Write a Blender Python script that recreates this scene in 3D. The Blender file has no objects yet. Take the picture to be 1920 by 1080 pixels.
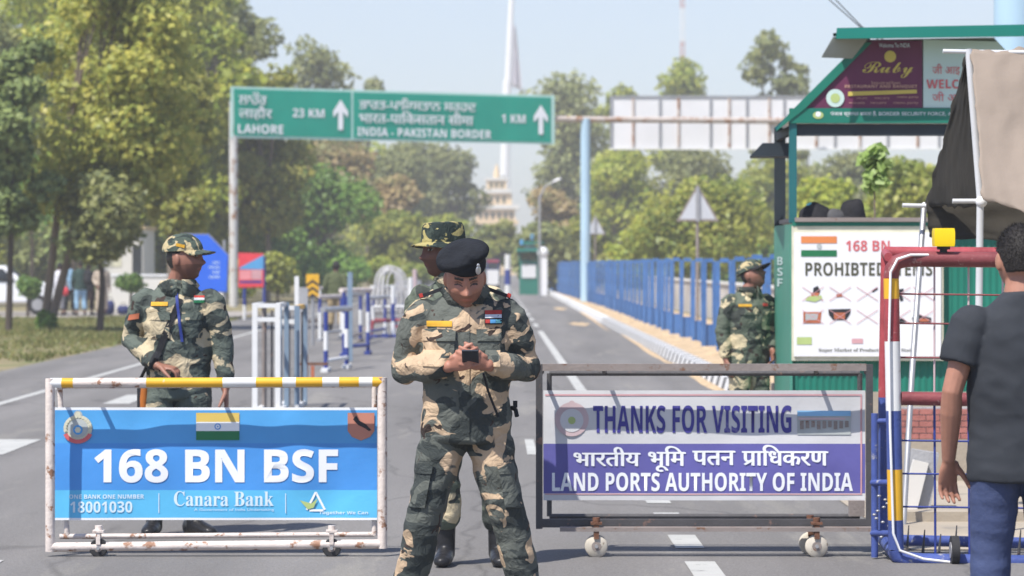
import bpy, bmesh, math, random
import numpy as np
from mathutils import Vector, Matrix, noise
from mathutils.bvhtree import BVHTree
R = math.radians
sc = bpy.context.scene
C = sc.collection

# ------------------------------------------------------------------ camera
EYE, F, CX, HY = 1.58, 6000.0, 960.0, 495.0
cam = bpy.data.objects.new("camera", bpy.data.cameras.new("camera"))
C.objects.link(cam)
cam.location = (0, 0, EYE)
cam.rotation_euler = (R(90), 0, 0)
cam.data.sensor_width = 36.0
cam.data.lens = 36.0 * F / 1920.0
cam.data.shift_y = -45.0 / 1920.0
cam.data.clip_start = 0.5
cam.data.clip_end = 4000
cam.data.dof.use_dof = True
cam.data.dof.focus_distance = 14.6
cam.data.dof.aperture_fstop = 5.2
sc.camera = cam
# ------------------------------------------------------------------ light
LD = Vector((0.40, 0.48, -1.0)).normalized()          # direction the sunlight travels
w = bpy.data.worlds.new("World")
sc.world = w
w.use_nodes = True
nt = w.node_tree
sky = nt.nodes.new("ShaderNodeTexSky")
sky.sky_type = 'NISHITA'
sky.sun_disc = False
sky.sun_elevation = math.asin(-LD.z)
sky.sun_rotation = math.atan2(-LD.x, -LD.y)
sky.air_density = 1.0
sky.dust_density = 1.0
sky.ozone_density = 4.0
bg = nt.nodes["Background"]
tint = nt.nodes.new("ShaderNodeMix")                      # dusty subcontinental sky: slightly bluer than the model's clear horizon
tint.data_type = 'RGBA'; tint.blend_type = 'MULTIPLY'; tint.inputs[0].default_value = 1.0
tint.inputs[7].default_value = (0.89, 0.885, 0.975, 1)
nt.links.new(sky.outputs[0], tint.inputs[6])
nt.links.new(tint.outputs[2], bg.inputs[0])
bg.inputs[1].default_value = 0.105
sun = bpy.data.objects.new("sun", bpy.data.lights.new("sun", 'SUN'))
C.objects.link(sun)
sun.data.energy = 4.3
sun.data.angle = R(0.5)
sun.data.color = (1.0, 0.955, 0.88)
sun.rotation_euler = LD.to_track_quat('-Z', 'Y').to_euler()
sc.view_settings.view_transform = 'Standard'
sc.view_settings.look = 'None'
sc.view_settings.exposure = 0.70
sc.view_settings.gamma = 1.0
sc.cycles.max_bounces = 8
sc.cycles.transparent_max_bounces = 12
sc.cycles.volume_bounces = 1

# ------------------------------------------------------------------ helpers
def PX(px, py, Y):
    return Vector(((px - CX) * Y / F, Y, EYE + (HY - py) * Y / F))
def gx(px, Y):
    return (px - CX) * Y / F
def gz(py, Y):
    return EYE + (HY - py) * Y / F

def mat(name, col, rough=0.6, var=0.12, scale=6.0, bump=0.0, bscale=40.0, metal=0.0, col2=None, thr=None, spec=0.3, stretch=None):
    """Principled surface with a noise driven colour; col2/thr adds patches of wear with sharp edges."""
    m = bpy.data.materials.new(name)
    m.use_nodes = True
    n, l = m.node_tree.nodes, m.node_tree.links
    b = n['Principled BSDF']
    b.inputs['Roughness'].default_value = rough
    b.inputs['Metallic'].default_value = metal
    b.inputs['Specular IOR Level'].default_value = spec
    tc = n.new("ShaderNodeTexCoord")
    mp = n.new("ShaderNodeMapping")
    l.new(tc.outputs['Object'], mp.inputs[0])
    if stretch: mp.inputs['Scale'].default_value = stretch
    no = n.new("ShaderNodeTexNoise")
    no.inputs['Scale'].default_value = scale
    no.inputs['Detail'].default_value = 5
    l.new(mp.outputs[0], no.inputs['Vector'])
    rp = n.new("ShaderNodeValToRGB")
    c = np.array(col)
    rp.color_ramp.elements[0].position = 0.3
    rp.color_ramp.elements[1].position = 0.7
    rp.color_ramp.elements[0].color = (*np.clip(c * (1 - var), 0, 1), 1)
    rp.color_ramp.elements[1].color = (*np.clip(c * (1 + var), 0, 1), 1)
    l.new(no.outputs['Fac'], rp.inputs[0])
    out = rp.outputs[0]
    if col2 is not None:
        n2 = n.new("ShaderNodeTexNoise")
        n2.inputs['Scale'].default_value = scale * 1.7
        n2.inputs['Detail'].default_value = 7
        n2.inputs['Roughness'].default_value = 0.65
        l.new(mp.outputs[0], n2.inputs['Vector'])
        r2 = n.new("ShaderNodeValToRGB")
        r2.color_ramp.elements[0].position = thr
        r2.color_ramp.elements[1].position = thr + 0.06
        l.new(n2.outputs['Fac'], r2.inputs[0])
        mx = n.new("ShaderNodeMix")
        mx.data_type = 'RGBA'
        l.new(r2.outputs[0], mx.inputs[0])
        l.new(out, mx.inputs[6])
        mx.inputs[7].default_value = (*col2, 1)
        out = mx.outputs[2]
    l.new(out, b.inputs['Base Color'])
    if bump:
        n3 = n.new("ShaderNodeTexNoise")
        n3.inputs['Scale'].default_value = bscale
        n3.inputs['Detail'].default_value = 4
        l.new(tc.outputs['Object'], n3.inputs['Vector'])
        bp = n.new("ShaderNodeBump")
        bp.inputs['Strength'].default_value = bump
        bp.inputs['Distance'].default_value = 0.02
        l.new(n3.outputs['Fac'], bp.inputs['Height'])
        l.new(bp.outputs[0], b.inputs['Normal'])
    return m

def camo(name, green, dark, tan, offs, sc1=5.0):
    m = bpy.data.materials.new(name)
    m.use_nodes = True
    n, l = m.node_tree.nodes, m.node_tree.links
    b = n['Principled BSDF']
    b.inputs['Roughness'].default_value = 0.85
    b.inputs['Specular IOR Level'].default_value = 0.2
    tc = n.new("ShaderNodeTexCoord")
    def patch(loc, scale, lo, stretch):
        mp = n.new("ShaderNodeMapping")
        mp.inputs['Location'].default_value = loc
        mp.inputs['Scale'].default_value = stretch
        l.new(tc.outputs['Object'], mp.inputs[0])
        no = n.new("ShaderNodeTexNoise")
        no.inputs['Scale'].default_value = scale
        no.inputs['Detail'].default_value = 3.2
        no.inputs['Roughness'].default_value = 0.45
        no.inputs['Distortion'].default_value = 0.9
        l.new(mp.outputs[0], no.inputs['Vector'])
        r = n.new("ShaderNodeValToRGB")
        r.color_ramp.elements[0].position = lo
        r.color_ramp.elements[1].position = lo + 0.012
        l.new(no.outputs['Fac'], r.inputs[0])
        return r.outputs[0]
    def mix(f, a, bb):
        mx = n.new("ShaderNodeMix")
        mx.data_type = 'RGBA'
        l.new(f, mx.inputs[0])
        if isinstance(a, tuple): mx.inputs[6].default_value = (*a, 1)
        else: l.new(a, mx.inputs[6])
        mx.inputs[7].default_value = (*bb, 1)
        return mx.outputs[2]
    o = mix(patch((offs, 1.3, 4.1), sc1 * 1.1, 0.53, (1, 1, 1.35)), green, dark)
    o = mix(patch((offs + 7.7, 9.2, 0.4), sc1, 0.548, (1.0, 1, 1.5)), o, tan)
    o = mix(patch((offs + 3.1, 2.2, 8.4), sc1 * 1.9, 0.66, (1, 1, 1.2)), o, (0.05, 0.035, 0.03))
    fine = n.new("ShaderNodeTexNoise")
    fine.inputs['Scale'].default_value = 14
    l.new(tc.outputs['Object'], fine.inputs['Vector'])
    hs = n.new("ShaderNodeHueSaturation")
    mr = n.new("ShaderNodeMapRange")
    mr.inputs[3].default_value = 0.8
    mr.inputs[4].default_value = 1.2
    l.new(fine.outputs['Fac'], mr.inputs[0])
    l.new(mr.outputs[0], hs.inputs['Value'])
    l.new(o, hs.inputs['Color'])
    l.new(hs.outputs[0], b.inputs['Base Color'])
    bp = n.new("ShaderNodeBump")
    bp.inputs['Strength'].default_value = 0.55
    bp.inputs['Distance'].default_value = 0.025
    f2 = n.new("ShaderNodeTexNoise")
    f2.inputs['Scale'].default_value = 15
    f2.inputs['Detail'].default_value = 3
    f2.inputs['Distortion'].default_value = 2.2
    l.new(tc.outputs['Object'], f2.inputs['Vector'])
    l.new(f2.outputs['Fac'], bp.inputs['Height'])
    l.new(bp.outputs[0], b.inputs['Normal'])
    return m

def attr_mat(name, rough=0.5):
    m = bpy.data.materials.new(name)
    m.use_nodes = True
    n, l = m.node_tree.nodes, m.node_tree.links
    b = n['Principled BSDF']
    a = n.new("ShaderNodeAttribute")
    a.attribute_name = "tint"
    tc = n.new("ShaderNodeTexCoord")
    no = n.new("ShaderNodeTexNoise")
    no.inputs['Scale'].default_value = 35
    l.new(tc.outputs['Object'], no.inputs['Vector'])
    mr = n.new("ShaderNodeMapRange")
    mr.inputs[3].default_value = 0.85
    mr.inputs[4].default_value = 1.15
    l.new(no.outputs['Fac'], mr.inputs[0])
    hs = n.new("ShaderNodeHueSaturation")
    l.new(mr.outputs[0], hs.inputs['Value'])
    l.new(a.outputs['Color'], hs.inputs['Color'])
    l.new(hs.outputs[0], b.inputs['Base Color'])
    b.inputs['Roughness'].default_value = rough
    return m

def leaf_mat(name, c1, c2, trans=0.35):
    m = bpy.data.materials.new(name)
    m.use_nodes = True
    n, l = m.node_tree.nodes, m.node_tree.links
    n.remove(n['Principled BSDF'])
    geo = n.new("ShaderNodeNewGeometry")
    rp = n.new("ShaderNodeValToRGB")
    e = rp.color_ramp.elements
    e[0].color = (*c1, 1)
    e[1].color = (*c2, 1)
    e[0].position = 0.1
    e[1].position = 0.9
    l.new(geo.outputs['Random Per Island'], rp.inputs[0])
    oi = n.new("ShaderNodeObjectInfo")
    mr = n.new("ShaderNodeMapRange")
    mr.inputs[3].default_value = 0.82
    mr.inputs[4].default_value = 1.2
    l.new(oi.outputs['Random'], mr.inputs[0])
    hs = n.new("ShaderNodeHueSaturation")
    l.new(mr.outputs[0], hs.inputs['Value'])
    l.new(rp.outputs[0], hs.inputs['Color'])
    d = n.new("ShaderNodeBsdfDiffuse")
    t = n.new("ShaderNodeBsdfTranslucent")
    g = n.new("ShaderNodeBsdfGlossy")
    g.inputs['Roughness'].default_value = 0.45
    g.inputs['Color'].default_value = (0.8, 0.8, 0.8, 1)
    l.new(hs.outputs[0], d.inputs[0])
    l.new(hs.outputs[0], t.inputs[0])
    x = n.new("ShaderNodeMixShader")
    x.inputs[0].default_value = trans
    l.new(d.outputs[0], x.inputs[1])
    l.new(t.outputs[0], x.inputs[2])
    x2 = n.new("ShaderNodeMixShader")
    x2.inputs[0].default_value = 0.02
    l.new(x.outputs[0], x2.inputs[1])
    l.new(g.outputs[0], x2.inputs[2])
    l.new(x2.outputs[0], n['Material Output'].inputs[0])
    return m

def tag(o, label=None, cat=None, group=None, kind=None):
    if label: o['label'] = label
    if cat: o['category'] = cat
    if group: o['group'] = group
    if kind: o['kind'] = kind
    return o

def thing(name, label, cat, loc, rotz=0.0, group=None):
    o = bpy.data.objects.new(name, None)
    o.empty_display_size = 0.2
    C.objects.link(o)
    o.location = loc
    o.rotation_euler = (0, 0, rotz)
    return tag(o, label, cat, group)

def copy_tree(o, parent=None):
    c = o.copy()
    C.objects.link(c)
    c.parent = parent
    for ch in list(o.children):
        copy_tree(ch, c)
    return c

class MB:
    """Collects boxes, tubes, lofts and prisms; build() links them as ONE mesh object."""
    def __init__(s):
        s.v, s.f, s.m = [], [], []
        s.cur = 0
    def mi(s, i):
        s.cur = i
        return s
    def face(s, idx):
        s.f.append(tuple(idx))
        s.m.append(s.cur)
    def box(s, c, d, M=None):
        b = len(s.v)
        for sx, sy, sz in ((-1,-1,-1),(1,-1,-1),(1,1,-1),(-1,1,-1),(-1,-1,1),(1,-1,1),(1,1,1),(-1,1,1)):
            p = Vector((sx * d[0] / 2, sy * d[1] / 2, sz * d[2] / 2))
            if M is not None: p = M @ p
            s.v.append(p + Vector(c))
        for q in ((3,2,1,0),(4,5,6,7),(0,1,5,4),(1,2,6,5),(2,3,7,6),(3,0,4,7)):
            s.face([b + i for i in q])
        return s
    def b2(s, x0, x1, y0, y1, z0, z1):
        return s.box(((x0+x1)/2, (y0+y1)/2, (z0+z1)/2), (abs(x1-x0), abs(y1-y0), abs(z1-z0)))
    def loft(s, rings, n=18, cap=True):
        b = len(s.v)
        for (c, U, V) in rings:
            for k in range(n):
                a = 2 * math.pi * k / n
                s.v.append(Vector(c) + Vector(U) * math.cos(a) + Vector(V) * math.sin(a))
        for r in range(len(rings) - 1):
            for k in range(n):
                k2 = (k + 1) % n
                s.face([b + r*n + k, b + r*n + k2, b + (r+1)*n + k2, b + (r+1)*n + k])
        if cap:
            s.face([b + k for k in reversed(range(n))])
            s.face([b + (len(rings)-1)*n + k for k in range(n)])
        return s
    def tube(s, pts, rad, n=10, cap=True, ball=False):
        pts = [Vector(p) for p in pts]
        if not isinstance(rad, (list, tuple)): rad = [rad] * len(pts)
        rings, up = [], None
        for i, p in enumerate(pts):
            t = (pts[min(i+1, len(pts)-1)] - pts[max(i-1, 0)]).normalized()
            if up is None:
                up = Vector((0, 0, 1)) if abs(t.z) < 0.9 else Vector((0, 1, 0))
            u = up.cross(t)
            if u.length < 1e-6: u = Vector((1, 0, 0))
            u.normalize()
            v = t.cross(u)
            up = v
            rings.append((p, u * rad[i], v * rad[i]))
        s.loft(rings, n, cap)
        if ball:
            for i in (0, len(pts) - 1): s.ell(pts[i], (rad[i],) * 3)
        return s
    def ell(s, c, r, M=None, nu=16, nv=10):
        b = len(s.v)
        c = Vector(c)
        for j in range(1, nv):
            a = math.pi * j / nv
            for k in range(nu):
                t = 2 * math.pi * k / nu
                p = Vector((r[0]*math.sin(a)*math.cos(t), r[1]*math.sin(a)*math.sin(t), -r[2]*math.cos(a)))
                s.v.append(c + (M @ p if M is not None else p))
        bot, top = len(s.v), len(s.v) + 1
        for z in (-r[2], r[2]):
            p = Vector((0, 0, z))
            s.v.append(c + (M @ p if M is not None else p))
        for j in range(nv - 2):
            for k in range(nu):
                k2 = (k+1) % nu
                s.face([b+j*nu+k, b+j*nu+k2, b+(j+1)*nu+k2, b+(j+1)*nu+k])
        for k in range(nu):
            k2 = (k+1) % nu
            s.face([bot, b+k2, b+k])
            s.face([top, b+(nv-2)*nu+k, b+(nv-2)*nu+k2])
        return s
    def prism(s, poly, fn, t):
        """poly: 2D points (counter-clockwise seen from the front); fn(u, v, depth) -> 3D."""
        n, b = len(poly), len(s.v)
        for d in (0, t):
            for (u, v) in poly: s.v.append(Vector(fn(u, v, d)))
        s.face([b + k for k in range(n)])
        s.face([b + n + k for k in reversed(range(n))])
        for k in range(n):
            k2 = (k+1) % n
            s.face([b + k2, b + k, b + n + k, b + n + k2])
        return s
    def mesh(s, name, mats, off=None, smooth=False):
        me = bpy.data.meshes.new(name)
        off = Vector(off) if off is not None else Vector((0, 0, 0))
        me.from_pydata([tuple(v - off) for v in s.v], [], s.f)
        if not isinstance(mats, (list, tuple)): mats = [mats]
        for m in mats: me.materials.append(m)
        if len(mats) > 1: me.polygons.foreach_set("material_index", s.m)
        if smooth:
            me.polygons.foreach_set("use_smooth", [True] * len(me.polygons))
            try: me.set_sharp_from_angle(angle=R(50))
            except Exception: pass
        me.update()
        return me
    def build(s, name, mats, parent=None, local=False, smooth=True):
        """Vertices are world positions unless local; parts are stored relative to their (unrotated) thing."""
        off = (0, 0, 0)
        if parent is not None and not local:
            top = parent
            while top.parent is not None: top = top.parent
            off = top.location
        o = bpy.data.objects.new(name, s.mesh(name, mats, off, smooth))
        C.objects.link(o)
        o.parent = parent
        return o

def evaluated(o):
    bpy.context.view_layer.update()
    dg = bpy.context.evaluated_depsgraph_get()
    return bpy.data.meshes.new_from_object(o.evaluated_get(dg), depsgraph=dg)

def fuse(name, mb, voxel, mats, parent, smooth=4, wrinkle=0.0, wscale=9.0, seed=0.0, paint=None, factor=0.5):
    """One continuous skin over everything in mb (voxel remesh, then relaxed), with cloth folds pushed along the normals."""
    tmp = bpy.data.objects.new("tmp", mb.mesh("tmp", []))
    C.objects.link(tmp)
    r = tmp.modifiers.new("r", 'REMESH')
    r.mode = 'VOXEL'
    r.voxel_size = voxel
    s = tmp.modifiers.new("s", 'SMOOTH')
    s.iterations = smooth
    s.factor = factor
    me = evaluated(tmp)
    bpy.data.objects.remove(tmp)
    me.name = name
    n = len(me.vertices)
    co = np.empty(n * 3); me.vertices.foreach_get("co", co); co = co.reshape(-1, 3)
    if wrinkle:
        no = np.empty(n * 3); me.vertices.foreach_get("normal", no); no = no.reshape(-1, 3)
        for i in range(n):
            x, y, z = co[i]
            a = noise.noise((x*wscale + seed, y*wscale, z*wscale*1.1))
            b = noise.noise((x*wscale*1.2 + z*wscale*.9, y*wscale + seed, z*wscale*2.2 - x*wscale))
            c = 1 - abs(noise.noise((x*wscale*.8 + 5 + seed, y*wscale*.8 + z*3, z*wscale*1.5)))*2.2
            co[i] += no[i] * wrinkle * (0.7*a + 0.6*b + 0.55*c - 0.2)
        me.vertices.foreach_set("co", co.ravel())
    me.materials.clear()
    for m in (mats if isinstance(mats, (list, tuple)) else [mats]): me.materials.append(m)
    me.polygons.foreach_set("use_smooth", [True] * len(me.polygons))
    if paint is not None:
        a = me.color_attributes.new("tint", 'FLOAT_COLOR', 'POINT')
        col = np.ones((n, 4)); col[:, :3] = paint(co)
        a.data.foreach_set("color", col.ravel())
    me.update()
    o = bpy.data.objects.new(name, me)
    C.objects.link(o)
    o.parent = parent
    return o

def text(body, parent, name, x0, x1, z0, z1, y, m, bold=0.0, warp=None, shear=0.0, depth=0.0):
    """Lettering in the X-Z plane facing -Y, stretched to the given world box; returns a mesh part."""
    cu = bpy.data.curves.new("tmp", 'FONT')
    cu.body = body
    cu.size = 1.0
    cu.offset = bold
    cu.shear = shear
    cu.resolution_u = 4
    to = bpy.data.objects.new("tmp", cu)
    C.objects.link(to)
    me = evaluated(to)
    bpy.data.objects.remove(to)
    n = len(me.vertices)
    co = np.empty(n*3); me.vertices.foreach_get("co", co); co = co.reshape(-1, 3)
    lo, hi = co.min(0), co.max(0)
    u = (co[:, 0] - lo[0]) / max(hi[0]-lo[0], 1e-6)
    v = (co[:, 1] - lo[1]) / max(hi[1]-lo[1], 1e-6)
    top = parent
    while top.parent is not None: top = top.parent
    L = top.location
    nc = np.stack([x0 + u*(x1-x0), np.full(n, y), z0 + v*(z1-z0)], 1)
    if warp:
        for i in range(n): nc[i, 1] += warp(nc[i, 0], nc[i, 2])
    nc -= np.array(L)
    me.vertices.foreach_set("co", nc.ravel())
    me.materials.clear()
    me.materials.append(m)
    me.name = name
    me.update()
    o = bpy.data.objects.new(name, me)
    C.objects.link(o)
    o.parent = parent
    return o

# ------------------------------------------------------------------ materials
M = {}
M['asphalt'] = mat('asphalt', (0.172, 0.164, 0.158), 0.9, 0.13, 1.1, 0.35, 90, col2=(0.205, 0.195, 0.18), thr=0.56, stretch=(1, .12, 1))
def road_detail(m):
    """Aggregate grain, long tyre-polished streaks, dark oil drips and thin cracks."""
    n, l = m.node_tree.nodes, m.node_tree.links
    b = n['Principled BSDF']
    src = b.inputs['Base Color'].links[0].from_socket
    tc = n.new("ShaderNodeTexCoord")
    def noise_(scale, stretch, detail, lo, hi, a, bb, kind='n'):
        mp = n.new("ShaderNodeMapping"); mp.inputs['Scale'].default_value = stretch
        l.new(tc.outputs['Object'], mp.inputs[0])
        if kind == 'n':
            t = n.new("ShaderNodeTexNoise"); t.inputs['Detail'].default_value = detail; o = t.outputs['Fac']
        else:
            t = n.new("ShaderNodeTexVoronoi"); t.feature = 'DISTANCE_TO_EDGE'; o = t.outputs['Distance']
        t.inputs['Scale'].default_value = scale
        if kind != 'n':
            w_ = n.new("ShaderNodeTexNoise"); w_.inputs['Scale'].default_value = 3; l.new(mp.outputs[0], w_.inputs['Vector'])
            ad = n.new("ShaderNodeMixRGB"); ad.inputs[0].default_value = .25; l.new(mp.outputs[0], ad.inputs[1]); l.new(w_.outputs['Color'], ad.inputs[2]); l.new(ad.outputs[0], t.inputs['Vector'])
        else: l.new(mp.outputs[0], t.inputs['Vector'])
        r = n.new("ShaderNodeMapRange"); r.inputs[1].default_value = lo; r.inputs[2].default_value = hi; r.inputs[3].default_value = a; r.inputs[4].default_value = bb
        l.new(o, r.inputs[0]); return r.outputs[0]
    fs = [noise_(70, (1, 1, 1), 3, .3, .7, .82, 1.18), noise_(1.3, (1, .03, 1), 3, .35, .65, .88, 1.10), noise_(2.2, (1, .25, 1), 5, .64, .70, 1.0, .72), noise_(.45, (1, .4, 1), 0, .0, .010, .74, 1.0, 'v')]
    for f in fs:
        mx = n.new("ShaderNodeMix"); mx.data_type = 'RGBA'; mx.blend_type = 'MULTIPLY'; mx.inputs[0].default_value = 1
        l.new(src, mx.inputs[6]); l.new(f, mx.inputs[7]); src = mx.outputs[2]
    l.new(src, b.inputs['Base Color'])
road_detail(M['asphalt'])
M['soil'] = mat('soil', (0.24, 0.20, 0.11), 0.95, 0.25, 0.5, 0.3, 8, col2=(0.13, 0.15, 0.05), thr=0.54)
M['sand'] = mat('sand', (0.50, 0.37, 0.23), 0.95, 0.15, 2.0, 0.5, 12, col2=(0.42, 0.31, 0.19), thr=0.55)
M['pave'] = mat('paving', (0.36, 0.31, 0.245), 0.9, 0.12, 1.5, 0.2, 30, col2=(0.27, 0.24, 0.2), thr=0.58)
M['path'] = mat('path', (0.31, 0.28, 0.25), 0.9, 0.15, 1.2, 0.2, 20)
M['road_white'] = mat('road_paint', (0.42, 0.42, 0.40), 0.8, 0.1, 3, 0.1, 60, col2=(0.22, 0.22, 0.21), thr=0.60)
M['white'] = mat('white_paint', (0.72, 0.72, 0.71), 0.5, 0.06, 5, col2=(0.42, 0.30, 0.22), thr=0.66)
M['white_clean'] = mat('white_board', (0.78, 0.78, 0.79), 0.55, 0.04, 3)
M['white_rust'] = mat('white_rusty_paint', (0.66, 0.58, 0.53), 0.55, 0.1, 9, 0.2, 60, col2=(0.30, 0.16, 0.10), thr=0.56)
M['yellow'] = mat('yellow_paint', (0.72, 0.40, 0.03), 0.5, 0.1, 6, col2=(0.6, 0.52, 0.4), thr=0.66)
M['dark_steel'] = mat('dark_steel', (0.085, 0.082, 0.085), 0.55, 0.15, 7, 0.15, 60, metal=0.2, col2=(0.22, 0.14, 0.11), thr=0.60)
M['brown_steel'] = mat('weathered_steel', (0.27, 0.23, 0.21), 0.6, 0.12, 7, 0.15, 60, metal=0.1, col2=(0.20, 0.11, 0.07), thr=0.58)
M['rust'] = mat('rust', (0.16, 0.075, 0.045), 0.85, 0.3, 14, 0.3, 60)
M['rubber'] = mat('rubber', (0.03, 0.03, 0.032), 0.8, 0.2, 20)
M['wheel_white'] = mat('worn_wheel', (0.55, 0.50, 0.42), 0.6, 0.15, 12, col2=(0.25, 0.2, 0.15), thr=0.6)
M['banner_blue'] = mat('banner_blue', (0.085, 0.345, 0.70), 0.42, 0.07, 2.5, 0.3, 5)
M['banner_mid'] = mat('banner_mid_blue', (0.07, 0.285, 0.69), 0.42, 0.07, 2.5, 0.3, 5)
M['banner_cyan'] = mat('banner_cyan', (0.11, 0.47, 0.76), 0.42, 0.07, 2.5, 0.3, 5)
M['pale_print'] = mat('pale_print', (0.62, 0.76, 0.86), 0.5, 0.03, 4)
M['print_white'] = mat('white_print', (0.80, 0.82, 0.85), 0.5, 0.03, 4)
M['vinyl_white'] = mat('white_vinyl', (0.61, 0.61, 0.62), 0.45, 0.07, 2.0, 0.3, 5, col2=(0.5, 0.47, 0.42), thr=0.70)
M['vinyl_purple'] = mat('purple_vinyl', (0.125, 0.118, 0.36), 0.45, 0.1, 2.0, 0.3, 5, col2=(0.24, 0.22, 0.36), thr=0.64)
M['print_navy'] = mat('navy_print', (0.055, 0.05, 0.26), 0.5, 0.1, 6, col2=(0.14, 0.13, 0.34), thr=0.6)
M['print_red'] = mat('red_print', (0.62, 0.13, 0.14), 0.5, 0.1, 6)
M['print_pink'] = mat('faded_red_print', (0.6, 0.33, 0.35), 0.5, 0.1, 6)
M['flag_yellow'] = mat('saffron_print', (0.66, 0.48, 0.12), 0.5, 0.05, 6)
M['saffron'] = mat('saffron', (0.70, 0.24, 0.08), 0.5, 0.05, 6)
M['flag_green'] = mat('green_print', (0.02, 0.17, 0.07), 0.5, 0.08, 6)
M['print_black'] = mat('black_print', (0.03, 0.03, 0.035), 0.6, 0.1, 6)
M['olive_print'] = mat('olive_print', (0.085, 0.085, 0.055), 0.6, 0.1, 6)
M['crest_salmon'] = mat('salmon_print', (0.50, 0.21, 0.15), 0.5, 0.1, 6)
M['crest_cream'] = mat('cream_print', (0.62, 0.60, 0.46), 0.5, 0.1, 10)
M['crest_grey'] = mat('grey_print', (0.42, 0.45, 0.44), 0.5, 0.1, 10)
M['sign_green'] = mat('road_sign_green', (0.002, 0.30, 0.215), 0.6, 0.08, 0.7, spec=.1)
M['sign_edge'] = mat('sign_edge', (0.45, 0.68, 0.62), 0.4, 0.05, 2)
M['post_rust'] = mat('rusty_white_post', (0.55, 0.54, 0.52), 0.6, 0.1, 3, col2=(0.30, 0.17, 0.10), thr=0.53, stretch=(1, 1, 0.5))
M['beam_rust'] = mat('rusty_beam', (0.52, 0.45, 0.40), 0.6, 0.1, 2, col2=(0.33, 0.17, 0.09), thr=0.50)
M['pale_blue'] = mat('pale_blue_paint', (0.40, 0.56, 0.68), 0.5, 0.06, 2, col2=(0.5, 0.55, 0.55), thr=0.66, stretch=(1, 1, 0.3))
M['panel_white'] = mat('panel_back', (0.70, 0.70, 0.71), 0.45, 0.06, 0.6)
M['fence_blue'] = mat('fence_blue', (0.065, 0.16, 0.38), 0.5, 0.2, 3, col2=(0.12, 0.10, 0.10), thr=0.63)
M['fence_sticker'] = mat('reflective_strip', (0.55, 0.58, 0.64), 0.4, 0.1, 4)
M['navy_paint'] = mat('navy_paint', (0.03, 0.05, 0.24), 0.5, 0.12, 6, col2=(0.4, 0.4, 0.45), thr=0.70)
M['gate_blue'] = mat('gate_blue', (0.055, 0.085, 0.27), 0.45, 0.2, 7, 0.15, 50, col2=(0.30, 0.30, 0.34), thr=0.62)
M['gate_red'] = mat('gate_red', (0.34, 0.06, 0.07), 0.45, 0.25, 6, 0.15, 50, col2=(0.48, 0.30, 0.28), thr=0.63)
M['gate_maroon'] = mat('gate_maroon', (0.20, 0.05, 0.055), 0.5, 0.25, 6, 0.15, 50, col2=(0.36, 0.22, 0.2), thr=0.62)
M['grey_blue'] = mat('grey_blue_paint', (0.20, 0.27, 0.35), 0.5, 0.1, 5)
M['concrete'] = mat('concrete', (0.36, 0.36, 0.37), 0.9, 0.12, 5, 0.3, 40)
M['booth_green'] = mat('booth_green', (0.015, 0.17, 0.12), 0.4, 0.1, 2, col2=(0.05, 0.2, 0.16), thr=0.66)
M['booth_pale_green'] = mat('booth_side_green', (0.07, 0.26, 0.19), 0.5, 0.1, 2)  # plain green, paler than the front cladding
M['booth_teal'] = mat('booth_teal', (0.02, 0.13, 0.14), 0.4, 0.1, 2)
M['booth_dark'] = mat('booth_dark_steel', (0.025, 0.035, 0.045), 0.6, 0.15, 3)
M['roof_green'] = mat('roof_green', (0.012, 0.19, 0.15), 0.35, 0.08, 1.5)
M['roof_grey'] = mat('roof_underside', (0.28, 0.30, 0.27), 0.7, 0.1, 2)
M['maroon'] = mat('maroon_print', (0.13, 0.03, 0.075), 0.5, 0.12, 2, col2=(0.2, 0.09, 0.15), thr=0.62, stretch=(2, 1, 0.15))
M['gold'] = mat('gold_print', (0.55, 0.44, 0.10), 0.5, 0.08, 4)
M['gold_pale'] = mat('pale_gold_print', (0.50, 0.30, 0.22), 0.5, 0.08, 4)
M['mint'] = mat('mint_board', (0.52, 0.66, 0.62), 0.5, 0.05, 2)
M['tarp'] = mat('canvas_tan', (0.27, 0.22, 0.18), 0.85, 0.12, 1.6, 0.35, 9, col2=(0.36, 0.31, 0.27), thr=0.68)
M['tarp_shaded'] = mat('canvas_shaded', (0.032, 0.028, 0.022), 0.9, 0.25, 2.0, 0.4, 9)  # underside of the tan canvas, its shade put into the colour
M['pipe'] = mat('painted_pipe', (0.62, 0.63, 0.65), 0.4, 0.06, 4, metal=0.1)
M['steel'] = mat('galvanised_steel', (0.40, 0.40, 0.41), 0.4, 0.1, 5, metal=0.5)
M['amber_lens'] = mat('amber_lens', (0.85, 0.60, 0.01), 0.3, 0.05, 5)
M['brick'] = mat('painted_brick', (0.36, 0.14, 0.12), 0.85, 0.2, 7, 0.3, 30)
M['cloth_black'] = mat('black_cloth', (0.018, 0.018, 0.022), 0.85, 0.3, 8, 0.3, 30)
M['cloth_white'] = mat('white_cloth', (0.62, 0.63, 0.66), 0.85, 0.08, 8)
M['bark'] = mat('bark', (0.20, 0.155, 0.12), 0.95, 0.25, 5, 0.6, 18, stretch=(1, 1, 0.3))
M['bark_dark'] = mat('dark_bark', (0.075, 0.06, 0.05), 0.95, 0.25, 5, 0.6, 18, stretch=(1, 1, 0.3))
M['blue_sign'] = mat('blue_sign', (0.03, 0.14, 0.72), 0.4, 0.06, 2)
M['sign_red'] = mat('sign_red', (0.72, 0.06, 0.08), 0.5, 0.1, 2)
M['sign_sky'] = mat('sign_sky_blue', (0.10, 0.33, 0.62), 0.5, 0.1, 2)
M['sign_rose'] = mat('sign_rose', (0.75, 0.28, 0.30), 0.5, 0.1, 2)
M['cream'] = mat('cream_wall', (0.66, 0.50, 0.31), 0.8, 0.08, 0.4)
M['cream_pale'] = mat('pale_wall', (0.66, 0.64, 0.60), 0.8, 0.06, 0.4)
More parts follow.
